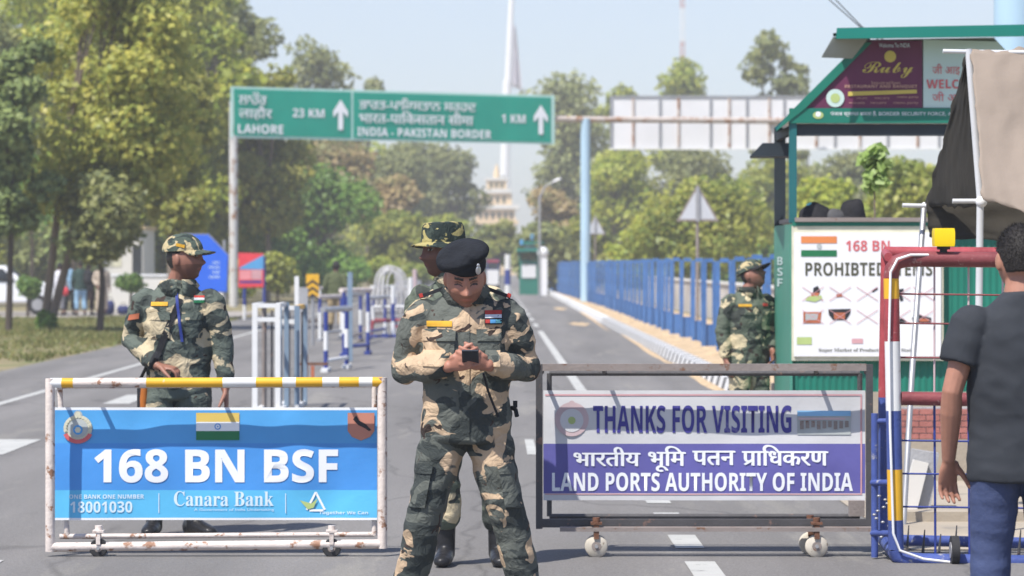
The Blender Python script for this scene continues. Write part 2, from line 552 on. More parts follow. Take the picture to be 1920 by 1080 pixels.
M['dark_glass'] = mat('dark_glass', (0.03, 0.035, 0.04), 0.15, 0.2, 2)
M['car_white'] = mat('car_white', (0.70, 0.71, 0.73), 0.22, 0.02, 2)
M['orange_red'] = mat('orange_red_paint', (0.45, 0.14, 0.07), 0.6, 0.2, 8)
M['aqua'] = mat('aqua', (0.2, 0.6, 0.62), 0.5, 0.1, 5)
M['lime'] = mat('lime_print', (0.42, 0.52, 0.2), 0.5, 0.1, 5)
M['sky_print'] = mat('sky_print', (0.25, 0.50, 0.75), 0.5, 0.1, 5)
M['dark_blue_cloth'] = mat('dark_blue_cloth', (0.03, 0.04, 0.14), 0.8, 0.15, 5)
M['pink_print'] = mat('washed_pink_print', (0.55, 0.42, 0.43), 0.5, 0.1, 5)

# ------------------------------------------------------------------ ground
DR = -0.0058                                      # the road drifts slightly to the left of the lens axis
def rx(x, Y): return x + DR * Y
def sheet(name, m, xa, xb, ys, z, xf=None):
    mb = MB()
    for Y in ys:
        a, b = (xa, xb)
        mb.v += [Vector((rx(a, Y), Y, z)), Vector((rx(b, Y), Y, z))]
    for i in range(len(ys) - 1): mb.face([2*i, 2*i+1, 2*i+3, 2*i+2])
    o = mb.build(name, m)
    tag(o, kind='structure')
    return o
g = MB()
NX, NY = 30, 40
for j in range(NY + 1):
    for i in range(NX + 1):
        y = -40 + (2600 + 40) * (j / NY) ** 2.2
        x = -1400 + 2800 * i / NX
        g.v.append(Vector((x, y, -0.012)))
for j in range(NY):
    for i in range(NX):
        b = j * (NX + 1) + i
        g.face([b, b + 1, b + NX + 2, b + NX + 1])
tag(g.build('ground', M['soil']), kind='structure')
ys = [2, 20, 40, 60, 90, 120, 160, 210, 270, 360, 480]
tag(sheet('road', M['asphalt'], -7.25, 3.0, ys, 0.004), kind='structure')
tag(sheet('side_path', M['path'], -60, -7.6, [94, 106], 0.010), kind='structure')
# markings
mk = MB()
def mark(xa, xb, ya, yb, z=0.008):
    b = len(mk.v)
    for (x, y) in ((xa, ya), (xb, ya), (xb, yb), (xa, yb)): mk.v.append(Vector((rx(x, y), y, z)))
    mk.face([b, b+1, b+2, b+3])
for k in range(12):
    ya = 14.4 + 1.66 * k
    mark(1.01, 1.17, ya, ya + 0.86)
mark(1.03, 1.16, 34.5, 75)
for k in range(14): mark(1.03, 1.15, 80 + 9*k, 84.5 + 9*k)
mark(-5.62, -5.50, 30, 230)
mark(-4.45, -4.05, 26.4, 28.7)
mark(-4.4, -4.1, 36, 38.5)
mark(-2.75, -2.6, 14, 17.0)
mark(0.28, 0.36, 26.4, 28.7)
tag(mk.build('road_markings', M['road_white']), kind='structure')
# right-hand verge, kerb
tag(sheet('verge', M['sand'], 3.12, 5.6, [30, 60, 90, 130, 180, 260, 360], 0.13), kind='structure')
vb = MB()
for (ya, yb) in ((30, 360),):
    vb.v += [Vector((rx(3.12, 30), 30, 0.13)), Vector((rx(5.6, 30), 30, 0.13)), Vector((rx(5.6, 30), 30, -0.02)), Vector((rx(3.12, 30), 30, -0.02))]
    vb.face([3, 2, 1, 0])
tag(vb.build('verge_end', M['sand']), kind='structure')
# loose sand lumps on the verge and spilled on the road
random.seed(4)
sl = MB()
for k in range(420):
    Y = 31 + 120 * random.random() ** 1.6
    x = rx(3.2 + 0.9 * random.random(), Y)
    r = 0.03 + 0.07 * random.random()
    sl.ell((x, Y, 0.12), (r * 1.3, r * 2.2, r * 0.45), nu=7, nv=5)
tag(sl.build('sand_lumps', M['sand'], smooth=True), kind='stuff')
tag(bpy.data.objects['sand_lumps'], 'loose lumpy sand heaped along the verge beside the blue fence', 'sand')
sp = MB()
for (x, Y, a, b) in ((2.25, 84, 0.26, 2.2), (2.35, 113, 0.22, 2.6), (2.82, 60, 0.06, 14), (2.82, 42, 0.09, 10), (2.83, 95, 0.05, 18)):
    n = 40
    base = len(sp.v)
    for k in range(n):
        t = 2*math.pi*k/n
        q = 1 + 0.7*noise.noise((math.cos(t)*2.5 + x, math.sin(t)*2.5 + Y, 0))
        sp.v.append(Vector((rx(x, Y) + a*q*math.cos(t), Y + b*q*math.sin(t), 0.0065)))
    sp.v.append(Vector((rx(x, Y), Y, 0.03)))
    for k in range(n): sp.face([base+k, base+(k+1) % n, base+n])
tag(sp.build('spilled_sand', M['sand']), 'thin sand spilled across the road edge', 'sand', kind='stuff')
M['kerb_white'] = mat('kerb_white', (0.60, 0.60, 0.60), 0.8, 0.1, 4, 0.2, 30, col2=(0.40, 0.38, 0.35), thr=0.58)
M['kerb_black'] = mat('kerb_black', (0.09, 0.09, 0.095), 0.8, 0.2, 4, 0.2, 30, col2=(0.3, 0.29, 0.28), thr=0.62)
kb = MB()
Y = 30.0
k = 0
while Y < 250:
    L = 0.62 if k % 2 == 0 else 0.42
    if Y > 85: L = 6.0
    x0 = rx(2.87, Y)
    kb.mi(k % 2 if Y < 85 else 0)
    b = len(kb.v)
    sl_ = 0.10
    for yy in (Y, Y + L - 0.012):
        xa = rx(2.87, yy)
        kb.v += [Vector((xa, yy, 0.002)), Vector((xa + 0.05, yy + sl_, 0.15)), Vector((xa + 0.25, yy + sl_, 0.16)), Vector((xa + 0.25, yy, 0.002))]
    for q in ((0,1,5,4), (1,2,6,5), (2,3,7,6), (3,2,1,0), (4,5,6,7)): kb.face([b+i for i in q])
    Y += L
    k += 1
tag(kb.build('kerb', [M['kerb_white'], M['kerb_black']]), kind='structure')
tag(sheet('pavement', M['pave'], 2.30, 14, [17.6, 24, 29.9], 0.010), kind='structure')
# ------------------------------------------------------------------ the two wheeled barrier gates
def wv(a, seed):
    def f(x, z): return a * (noise.noise((x*2.1 + seed, z*3.3, 0.3)) + 0.5*noise.noise((x*5 + seed, z*2, 4)))
    return f
def plate(mb, xa, xb, za, zb, y, warp, nx=40, nz=8, t=0.0):
    b = len(mb.v)
    for j in range(nz + 1):
        for i in range(nx + 1):
            x, z = xa + (xb-xa)*i/nx, za + (zb-za)*j/nz
            mb.v.append(Vector((x, y + (warp(x, z) if warp else 0), z)))
    for j in range(nz):
        for i in range(nx):
            q = b + j*(nx+1) + i
            mb.face([q, q+1, q+nx+2, q+nx+1])
def sb(t, up=0x1D5D4, lo=0x1D5EE, dg=0x1D7EC):
    """Bold sans letters of the built-in mathematical alphabet (other offsets give bold serif and bold script)."""
    o = ""
    for ch in t:
        if 'A' <= ch <= 'Z': o += chr(up + ord(ch) - 65)
        elif 'a' <= ch <= 'z': o += chr(lo + ord(ch) - 97)
        elif '0' <= ch <= '9' and dg: o += chr(dg + ord(ch) - 48)
        else: o += ch
    return o
def serif(t): return sb(t, 0x1D400, 0x1D41A, 0x1D7CE)
def script(t): return sb(t, 0x1D4D0, 0x1D4EA, 0)
def PT(parent, name, body, x0, x1, y0, y1, Y, m, bold=0.0, warp=None, shear=0.0, lift=0.0032):
    return text(body, parent, name, gx(x0, Y), gx(x1, Y), gz(y1, Y), gz(y0, Y), Y - lift, m, bold, warp, shear)
def disc(mb, px, py, r, Y, lift, warp=None, n=24, sq=1.0):
    b = len(mb.v)
    x, z, rr = gx(px, Y), gz(py, Y), r * Y / F
    d = warp(x, z) if warp else 0
    for k in range(n):
        a = 2*math.pi*k/n
        mb.v.append(Vector((x + rr*math.cos(a), Y - lift + d, z + rr*sq*math.sin(a))))
    mb.face([b+k for k in range(n)])
def poly(mb, pts, Y, lift, warp=None):
    b = len(mb.v)
    cx = sum(p[0] for p in pts)/len(pts); cy = sum(p[1] for p in pts)/len(pts)
    d = warp(gx(cx, Y), gz(cy, Y)) if warp else 0
    for (px, py) in pts: mb.v.append(Vector((gx(px, Y), Y - lift + d, gz(py, Y))))
    mb.face([b + k for k in reversed(range(len(pts)))])
def rect(mb, x0, x1, y0, y1, Y, lift, warp=None):
    poly(mb, [(x0, y0), (x1, y0), (x1, y1), (x0, y1)], Y, lift, warp)
def caster(parent, px, Y, z0, rad, wheel_m, fork_m, ang=0.0, tyre_m=None):
    x = gx(px, Y)
    f = MB()
    f.tube([(x, Y, z0 + 0.06), (x, Y, z0 + 0.02)], 0.02, 10)
    for q in (-1, 1):
        f.box((x, Y + q*0.027, z0 + 0.025 - rad*.55), (min(.034, rad*.45), 0.007, rad*1.1 + .02))
    f.box((x, Y, z0 + 0.030), (0.06, 0.07, 0.012))
    fk = f.build('wheel_fork', fork_m, parent)
    wl = MB()
    wl.tube([(x, Y - .020, rad), (x, Y - .013, rad), (x, Y + .013, rad), (x, Y + .020, rad)], [rad*0.9, rad, rad, rad*0.9], 24)
    wh = wl.build('wheel', wheel_m, parent)
    hb = MB()
    hb.tube([(x, Y - .0225, rad), (x, Y + .0225, rad)], rad*.42, 14)
    hb.build('hub', M['brown_steel'], wh)
    hb = MB()
    hb.tube([(x, Y - .036, rad), (x, Y + .036, rad)], 0.010, 8)
    hb.build('axle', M['steel'], fk)

# --- left gate: rusty white tube frame, pale blue banner
YL = 17.25
gl = thing('barrier_gate', 'wheeled white and yellow tube gate carrying a pale blue 168 BN BSF banner', 'gate', (gx(406, YL), YL, 0), group='wheeled banner gates across the road')
def tubeframe(parent, name, xl, xr, yt, yb, Y, r, m, tilt=(0, 0)):
    f = MB()
    pts = [PX(xl, yt, Y), PX(xr, yt + tilt[0], Y), PX(xr, yb + tilt[1], Y), PX(xl, yb, Y)]
    for a, b in ((0, 3), (1, 2)): f.tube([pts[a] + Vector((0, 0, r*.9)), pts[b] - Vector((0, 0, r*.9))], r, 12)
    f.tube([pts[3], pts[2]], r*0.97, 12)
    f.build(name, m, parent)
    return pts
pts = tubeframe(gl, 'front_frame', 94, 717, 718, 1026, YL, 0.026, M['white_rust'], (-2, -6))
tb = MB()
a, b = pts[0], pts[1]
cuts = [0, .035, .07, .29, .48, .52, .62, .70, .74, .82, .87, .93, .97, 1.0]
for i in range(len(cuts) - 1):
    tb.mi([0, 1, 2, 1, 1, 0, 1, 0, 1, 0, 1, 0, 1][i])
    tb.tube([a.lerp(b, cuts[i]), a.lerp(b, cuts[i+1])], 0.0262, 12, cap=(i in (0, 12)))
tb.build('top_bar', [M['white'], M['yellow'], M['white_rust']], gl)
YB = YL + 0.145
bf = MB()
for (x, ya, yb) in ((112, 724, 1008), (702, 724, 1004)):
    bf.tube([PX(x, ya, YB + .03), PX(x + (14 if x < 400 else 0), yb, YB + .03)], 0.015, 8)
bf.tube([PX(112, 1006, YB + .03), PX(702, 1002, YB + .03)], 0.014, 8)
for x in (106, 172, 405, 640, 706):
    bf.tube([PX(x, 719, YL), PX(x + 2, 724, YB + .03)], 0.013, 8)
for x in (185, 622):
    bf.tube([PX(x, 1024, YL), PX(x, 1006, YB + .03)], 0.013, 8)
bf.tube([PX(112, 724, YB + .03), PX(702, 722, YB + .03)], 0.013, 8)
bf.build('rear_frame', M['white_rust'], gl)
caster(gl, 185, YL, 0.11, 0.050, M['rubber'], M['white_rust'])
caster(gl, 622, YL, 0.11, 0.050, M['rubber'], M['white_rust'])
wl_ = wv(0.014, 1.3)
bn = MB()
LX0, LX1 = gx(101, YB), gx(707, YB)
def zz(p): return gz(p, YB)
bands = [(975, 971, 0), (971, 919, 1), (919, 831, 2), (831, 769, 3), (769, 764, 0)]
for lo, hi, mi_ in bands:
    bn.mi(mi_)
    plate(bn, LX0, LX1, zz(lo), zz(hi), YB, wl_, 130, 8)
ban = bn.build('banner', [M['print_white'], M['banner_cyan'], M['banner_mid'], M['banner_blue']], gl)
PT(ban, 'lettering', sb("168 BN BSF"), 177, 634, 842, 905, YB, M['print_white'], 0.012, wl_)
PT(ban, 'lettering', sb("18001030"), 132, 248, 940, 961, YB, M['pale_print'], 0.0, wl_)
PT(ban, 'lettering', sb("ONE BANK ONE NUMBER"), 130, 270, 927, 935, YB, M['pale_print'], 0.0, wl_)
PT(ban, 'lettering', serif("Canara Bank"), 326, 513, 921, 949, YB, M['pale_print'], 0.0, wl_)
PT(ban, 'lettering', "A Government of India Undertaking", 364, 514, 953, 959, YB, M['pale_print'], 0.0, wl_)
PT(ban, 'lettering', sb("Together We Can"), 598, 690, 958, 966, YB, M['pale_print'], 0.0, wl_)
fl = MB()
rect(fl, 368, 449, 774, 791, YB, .004, wl_)
fl.mi(1); rect(fl, 368, 449, 791, 808, YB, .004, wl_)
fl.mi(2); rect(fl, 368, 449, 808, 825, YB, .004, wl_)
fl.mi(3); disc(fl, 408.5, 799.5, 6, YB, .006, wl_); fl.mi(1); disc(fl, 408.5, 799.5, 4, YB, .0075, wl_)
fl.mi(3); disc(fl, 408.5, 799.5, 1.4, YB, .009, wl_)
fl.build('flag_print', [M['flag_yellow'], M['print_white'], M['flag_green'], M['banner_mid']], ban)
em = MB()
disc(em, 146, 803, 27, YB, .004, wl_, sq=0.92)
em.mi(1); disc(em, 146, 803, 19, YB, .006, wl_, sq=0.92)
em.mi(2); disc(em, 146, 806, 9, YB, .008, wl_); em.mi(0); disc(em, 146, 806, 6, YB, .0092, wl_, n=6)
em.mi(1); disc(em, 146, 778, 8, YB, .0065, wl_); em.mi(0); disc(em, 146, 777, 5, YB, .008, wl_)
em.mi(3)
for k in range(9):
    t0 = math.pi * (1.12 + 0.76*k/9); t1 = math.pi * (1.12 + 0.76*(k+1)/9)
    q = [(146 + r_*math.cos(t), 805 - r_*math.sin(t)*.92) for t, r_ in ((t0, 29), (t0, 21), (t1, 21), (t1, 29))]
    poly(em, q, YB, .0095, wl_)
em.mi(0)
for k in range(14):
    t = math.pi * (-0.05 + 1.1*k/13)
    disc(em, 146 + 24*math.cos(t), 803 - 22*math.sin(t), 3.2, YB, .0088, wl_, n=8)
em.build('crest_print', [M['crest_cream'], M['crest_grey'], M['banner_blue'], M['print_red']], ban)
sh = MB()
poly(sh, [(652, 774), (702, 774), (702, 808), (694, 819), (677, 826), (660, 819), (652, 808)], YB, .004, wl_)
sh.mi(1)
poly(sh, [(662, 786), (668, 779), (673, 788), (686, 795), (696, 806), (692, 808), (683, 802), (672, 797)], YB, .007, wl_)
sh.build('shield_print', [M['crest_salmon'], M['print_black']], ban)
lg = MB()
for (p, q) in (((575, 956), (592, 923)), ((592, 923), (609, 956)), ((580, 957), (606, 957))):
    dx, dy = q[0]-p[0], q[1]-p[1]; L_ = math.hypot(dx, dy); nx_, ny_ = -dy/L_*2, dx/L_*2
    poly(lg, [(p[0]+nx_, p[1]+ny_), (q[0]+nx_, q[1]+ny_), (q[0]-nx_, q[1]-ny_), (p[0]-nx_, p[1]-ny_)][::-1], YB, .004, wl_)
lg.mi(1)
poly(lg, [(562, 938), (584, 944), (596, 934), (588, 952), (577, 955)], YB, .0055, wl_)
lg.build('bank_mark', [M['print_white'], M['lime']], ban)
for x in (297, 535):
    dv = MB()
    rect(dv, x, x+1.5, 925, 962, YB, .004, wl_)
    dv.build('divider_print', M['pale_print'], ban)

# --- right gate: dark square tube frame, white and purple banner
YR = 17.3
gr = thing('barrier_gate', 'wheeled dark steel gate carrying a white and purple THANKS FOR VISITING banner', 'gate', (gx(1322, YR), YR, 0), group='wheeled banner gates across the road')
def sq(mb, a, b, w_, flat=False):
    mb.tube([a, b], w_ * 0.7071, 4)
ff = MB()
def bar(mb, p, q, wd, dp):
    """Square bar along X or Z between two points."""
    p, q = Vector(p), Vector(q)
    d = q - p
    L_ = d.length
    z = d.normalized()
    y = Vector((0, 1, 0)); y = (y - z*y.dot(z)).normalized()
    x = y.cross(z)
    Mx = Matrix((x, y, z)).transposed()
    mb.box((p+q)/2, (wd, dp, L_), Mx)
A, B_, C_, D_ = PX(1011, 689, YR), PX(1630, 689, YR), PX(1630, 985, YR), PX(1011, 985, YR)
for (p, q) in ((A, D_), (B_, C_)):
    ff = MB()
    bar(ff, p + Vector((0, 0, .018)), q - Vector((0, 0, .018)), .036, .036)
    ff.build('frame_upright', M['dark_steel'], gr)
f2 = MB()
bar(f2, A + Vector((.018, 0, .001)), B_ - Vector((.018, 0, -.001)), .038, .04)
f2.build('top_bar', M['brown_steel'], gr)
f3 = MB()
bar(f3, D_ + Vector((.018, 0, .012)), C_ + Vector((-.018, 0, .012)), .045, .034)
f3.build('bottom_bar', M['dark_steel'], gr)
f4 = MB()
bar(f4, PX(1050, 992, YR - .075), PX(1636, 992, YR - .075), .022, .07)
for x in (1118, 1525): bar(f4, PX(x, 992, YR - .04), PX(x, 990, YR + .02), .03, .02)
f4.build('axle_rail', M['brown_steel'], gr)
YQ = YR + 0.145
rf = MB()
for x in (1030, 1612): rf.tube([PX(x, 700, YQ + .03), PX(x, 968, YQ + .03)], .014, 8)
rf.tube([PX(1030, 968, YQ + .03), PX(1612, 968, YQ + .03)], .014, 8)
rf.tube([PX(1030, 700, YQ + .03), PX(1612, 700, YQ + .03)], .014, 8)
for x in (1016, 1133, 1530, 1624): rf.tube([PX(x, 692, YR + .01), PX(x, 698, YQ + .03)], .013, 8)
rf.build('rear_frame', M['dark_steel'], gr)
caster(gr, 1118, YR - .075, 0.155, 0.062, M['wheel_white'], M['rust'])
caster(gr, 1531, YR - .075, 0.155, 0.062, M['wheel_white'], M['rust'])
caster(gr, 1519, YR + .09, 0.155, 0.062, M['wheel_white'], M['rust'])
bx = MB()
bx.box(PX(1606, 953, YQ - .03), (.085, .04, .085))
bx.build('lock_box', M['brown_steel'], gr)
wr_ = wv(0.013, 7.7)
br = MB()
RX0, RX1 = gx(1019, YQ), gx(1622, YQ)
zq = lambda p: gz(p, YQ)
for lo, hi, mi_ in ((938, 925, 0), (925, 832, 1), (832, 732, 0)):
    br.mi(mi_)
    plate(br, RX0, RX1, zq(lo), zq(hi), YQ, wr_, 130, 12)
bar_r = br.build('banner', [M['vinyl_white'], M['vinyl_purple']], gr)
PT(bar_r, 'lettering', sb("THANKS FOR VISITING"), 1112, 1484, 760, 812, YQ, M['print_navy'], 0.006, wr_)
PT(bar_r, 'lettering', sb("LAND PORTS AUTHORITY OF INDIA"), 1035, 1599, 886, 921, YQ, M['print_white'], 0.006, wr_)
hw = MB()
def word(parent, body, x0, x1, y0, y1, Y, m, warp, bold=.02):
    PT(parent, 'lettering', body, x0, x1 - 2.5, y0, y1, Y, m, 0.0, warp)
    PT(parent, 'lettering', body, x0 + 2.5, x1, y0 + .6, y1 + .6, Y, m, 0.0, warp, 0.0, 0.004)
word(bar_r, "भारतीय", 1075, 1201, 838, 874, YQ, M['print_white'], wr_)
word(bar_r, "भूमि".replace("मि", "िम"), 1215, 1286, 836, 884, YQ, M['print_white'], wr_)
word(bar_r, "पतन", 1298, 1379, 845, 872, YQ, M['print_white'], wr_)
word(bar_r, "पािधकरण", 1391, 1553, 834, 873, YQ, M['print_white'], wr_)
poly(hw, [(1328, 857), (1346, 857), (1346, 860), (1328, 860)], YQ, .005, wr_)
poly(hw, [(1405, 862), (1409, 866), (1398, 872), (1394, 870)], YQ, .005, wr_)
hw.build('conjunct_stroke', M['print_white'], bar_r)
bd = MB()
for (x0, x1, y0, y1, nx_, nz_) in ((1022, 1616, 739, 742, 90, 1), (1613, 1616, 742, 925, 1, 30), (1022, 1616, 925.5, 927.5, 90, 1)): plate(bd, gx(x0, YQ), gx(x1, YQ), zq(y1), zq(y0), YQ - .003, wr_, nx_, nz_)
bd.build('border_print', M['print_pink'], bar_r)
ph = MB()
plate(ph, gx(1495, YQ), gx(1595, YQ), zq(815), zq(770), YQ - .004, wr_, 8, 2)
ph.mi(1); plate(ph, gx(1495, YQ), gx(1595, YQ), zq(780), zq(770), YQ - .0065, wr_, 8, 1)
ph.mi(2)
for k in range(9):
    rect(ph, 1500 + k*10.5, 1507 + k*10.5, 789, 805 - (k % 3)*2, YQ, .008, wr_)
ph.mi(3); rect(ph, 1497, 1593, 783, 787, YQ, .008, wr_)
ph.build('photo_print', [M['crest_grey'], M['sky_print'], M['brown_steel'], M['pink_print']], bar_r)
ce = MB()
disc(ce, 1072, 786, 32, YQ, .004, wr_); ce.mi(1); disc(ce, 1072, 788, 22, YQ, .006, wr_)
ce.mi(2); disc(ce, 1072, 788, 7, YQ, .008, wr_); ce.mi(0); disc(ce, 1072, 757, 6, YQ, .005, wr_)
ce.build('crest_print', [M['pink_print'], M['vinyl_white'], M['lime']], bar_r)

M['plate_back'] = mat('sign_plate_back', (0.50, 0.52, 0.56), 0.5, 0.05, 3)
M['arch_paint'] = mat('arch_paint', (0.52, 0.51, 0.50), 0.5, 0.1, 5, col2=(0.35, 0.28, 0.24), thr=0.62)

# ------------------------------------------------------------------ tall steel gate on the right
YG = 16.9
gt = thing('steel_gate', 'tall round-cornered steel grille gate in red, white and blue with an amber lamp on top', 'gate', (gx(1668, YG), YG, 0))
rg = 0.041
xl_ = 1671
up = MB()
segs = [(0, 505, 2), (505, 545, 3), (545, 600, 1), (600, 645, 0), (645, 760, 2), (760, 872, 4), (872, 975, 3), (975, 1030, 4)]
corner = [PX(xl_ + 42, 486, YG), PX(xl_ + 26, 487, YG), PX(xl_ + 10, 492, YG), PX(xl_ + 2, 504, YG), PX(xl_, 522, YG)]
G4 = [M['gate_red'], M['gate_maroon'], M['white'], M['yellow'], M['gate_blue']]
up.mi(1); up.tube(corner, rg, 12)
yy = [(522, 560, 3), (560, 640, 0), (640, 770, 2), (770, 880, 4), (880, 975, 3), (975, 1030, 4)]
for (a, b, m_) in yy:
    up.mi(m_)
    up.tube([PX(xl_ + (a - 522)*0.018, a, YG), PX(xl_ + (b - 522)*0.018, b, YG)], rg, 12, cap=False)
up.mi(4)
up.tube([PX(xl_ + 9, 1030, YG), PX(xl_ + 12, 1042, YG), PX(xl_ + 24, 1049, YG), PX(xl_ + 60, 1052, YG)], rg, 12)
up.build('front_upright', G4, gt)
o_ = MB(); o_.tube([PX(xl_ + 42, 486, YG), PX(2010, 488, YG)], rg, 12); o_.build('top_rail', M['gate_maroon'], gt)
o_ = MB(); o_.tube([PX(1690, 747, YG), PX(2010, 752, YG)], 0.036, 12); o_.build('middle_rail', M['gate_maroon'], gt)
o_ = MB(); o_.tube([PX(1731, 1052, YG), PX(2010, 1057, YG)], rg, 12); o_.build('bottom_rail', M['gate_blue'], gt)
# white electrical conduit running down the front of the upright
o_ = MB()
o_.tube([PX(xl_ + 70, 478, YG - .03), PX(xl_ + 36, 478, YG - .05), PX(xl_ + 12, 486, YG - .056), PX(xl_ - 1, 510, YG - .056), PX(xl_ - 4, 640, YG - .056), PX(xl_ - 2, 800, YG - .056), PX(xl_ + 4, 1000, YG - .056), PX(xl_ + 16, 1032, YG - .056), PX(xl_ + 60, 1048, YG - .056), PX(xl_ + 110, 1054, YG - .056)], 0.007, 8)
o_.build('conduit', M['white_clean'], gt)
# rear frame of the gate
YH = YG + 0.55
o_ = MB()
o_.mi(0); o_.tube([PX(1662, 474, YH), PX(1657, 745, YH)], 0.03, 12)
o_.mi(1); o_.tube([PX(1657, 745, YH), PX(1655, 1010, YH)], 0.03, 12)
o_.build('rear_upright', [M['gate_red'], M['gate_blue']], gt)
o_ = MB(); o_.tube([PX(1658, 474, YH), PX(2010, 476, YH)], 0.034, 12); o_.build('rear_rail', M['gate_red'], gt)
o_ = MB(); o_.tube([PX(1655, 1012, YH), PX(2010, 1020, YH)], 0.03, 12); o_.build('rear_rail', M['gate_blue'], gt)
o_ = MB(); o_.tube([PX(1666, 482, YG), PX(1660, 474, YH)], 0.024, 10); o_.build('cross_piece', M['gate_red'], gt)
o_ = MB(); o_.tube([PX(1682, 1046, YG), PX(1656, 1012, YH)], 0.03, 10); o_.build('cross_piece', M['gate_blue'], gt)
# grille
o_ = MB()
o_.mi(0)
for y in (551, 606, 670): o_.tube([PX(1684, y, YG + .03), PX(2010, y + 4, YG + .03)], 0.0055, 6)
o_.mi(1)
for y in (826, 888, 950): o_.tube([PX(1690, y, YG + .03), PX(2010, y + 4, YG + .03)], 0.0055, 6)
for x in (1752, 1816, 1880, 1944): 
    o_.mi(2); o_.tube([PX(x, 492, YG + .045), PX(x, 742, YG + .045)], 0.0055, 6)
    o_.mi(1); o_.tube([PX(x, 756, YG + .045), PX(x + 2, 1046, YG + .045)], 0.0065, 6)
o_.build('grille', [M['gate_maroon'], M['navy_paint'], M['pink_print']], gt)
o_ = MB()
for k in range(9):
    x = 1700 + 30*k
    o_.tube([PX(x, 1040, YG + .25), PX(x + 4, 985 + (k % 3)*8, YG + .25)], [0.009, 0.003], 6)
    o_.tube([PX(x - 4, 1052, YG), PX(x + 3, 1042, YG + .25)], 0.008, 6)
o_.tube([PX(1690, 1040, YG + .25), PX(2010, 1046, YG + .25)], 0.012, 8)
o_.build('spike_strip', M['dark_steel'], gt)
# hinge post that carries the banner gate
o_ = MB()
o_.tube([PX(1640, 775, YG + .2), PX(1640, 1045, YG + .2)], 0.019, 10)
for y in (905, 1000): o_.tube([PX(1636, y, YG + .2), PX(1672, y, YG + .05)], 0.017, 8)
o_.tube([PX(1637, 790, YG + .2), PX(1662, 790, YG + .2)], 0.016, 8)
o_.build('hinge_post', M['gate_blue'], gt)
o_ = MB()
for k in range(12):
    p = PX(1648 + 14*math.sin(k*.9) + k, 930 + k*7, YG + .1)
    o_.ell(p, (0.011, 0.011, 0.007), nu=8, nv=6)
o_.build('chain', M['steel'], gt)
o_ = MB()
wx = gx(1790, YG - .06)
o_.tube([(wx - .02, YG - .06, .075), (wx + .02, YG - .06, .075)], 0.075, 24)
wh = o_.build('wheel', M['rubber'], gt)
o_ = MB(); o_.tube([(wx - .024, YG - .06, .075), (wx + .024, YG - .06, .075)], 0.042, 16); o_.build('rim', M['steel'], wh)
lampb = MB(); lampb.box(PX(1769, 464, YG), (.062, .06, .022)); lampb.box(PX(1769, 473, YG), (.034, .04, .03))
lb = lampb.build('lamp_base', M['rubber'], gt)
lm = MB()
c_ = PX(1769, 445, YG)
for (dz, s_) in ((-.048, .1), (.0, .104), (.046, .098)): pass
lm.loft([(c_ + Vector((0, 0, dz)), Vector((s_*.72, s_*.72, 0)), Vector((-s_*.72, s_*.72, 0))) for dz, s_ in ((-.048, .072), (-.03, .075), (.03, .075), (.048, .070))], 4)
lm.build('amber_lens', M['amber_lens'], gt)

# ------------------------------------------------------------------ guard booth
YK = 25.0
SX = gx(1486, YK)
def KP(px, py, d=0.0): return PX(px, py, YK + d)
bo = thing('guard_booth', 'green steel guard booth with a pitched roof, painted maroon gable and a prohibited items board', 'booth', (gx(1610, YK), YK, 0))
def kbox(name, x0, x1, y0, y1, d0, d1, m):
    """Box from pixel bounds measured on the booth's front plane, d0..d1 behind it."""
    o = MB(); o.b2(gx(x0, YK), gx(x1, YK), YK + d0, YK + d1, gz(y1, YK), gz(y0, YK)); return o.build(name, m, bo)
DEP = 1.9
kbox('corner_post', 1480, 1494, 228, 418, 0, .06, M['booth_teal'])
o_ = MB(); o_.b2(SX - .02, SX + .05, YK + 1.46, YK + 1.52, gz(424, YK), gz(224, YK)); o_.build('corner_post', M['booth_dark'], bo)
kbox('corner_post', 1990, 2004, 228, 700, 0, .06, M['booth_teal'])
kbox('base_plinth', 1482, 2004, 735, 874, .01, DEP, M['pave'])
# corrugated lower wall
def corrug(name, x0, x1, y0, y1, d, m, pitch=.05, amp=.008):
    o = MB()
    xa, xb = gx(x0, YK), gx(x1, YK)
    n = int((xb - xa) / pitch * 4)
    for i in range(n + 1):
        x = xa + (xb - xa)*i/n
        y = YK + d + (amp if (i % 4) in (0, 1) else 0)
        o.v += [Vector((x, y, gz(y1, YK))), Vector((x, y, gz(y0, YK)))]
    for i in range(n): o.face([2*i, 2*i+2, 2*i+3, 2*i+1])
    return o.build(name, m, bo)
corrug('front_cladding', 1486, 2004, 416, 736, 0.03, M['booth_green'])
o_ = MB(); o_.b2(SX - .02, SX, YK + .0, YK + 1.52, 0.05, gz(420, YK)); sp_ = o_.build('side_wall', M['booth_pale_green'], bo)
for k, ch in enumerate("BSF"):
    lt = text(sb(ch), sp_, 'lettering', 0, .52, gz(497 + 21*k, YK), gz(481 + 21*k, YK), 0, M['mint'])
    for v in lt.data.vertices:                       # laid on the side wall, read from the road
        v.co = Vector((SX - .024 - bo.location.x, YK + 1.15 - (v.co.x + bo.location.x) - bo.location.y, v.co.z))
kbox('counter', 1490, 2004, 408, 416, -.06, DEP, M['brown_steel'])
kbox('counter_trim', 1486, 2004, 416.5, 424, -.035, .02, M['booth_green'])
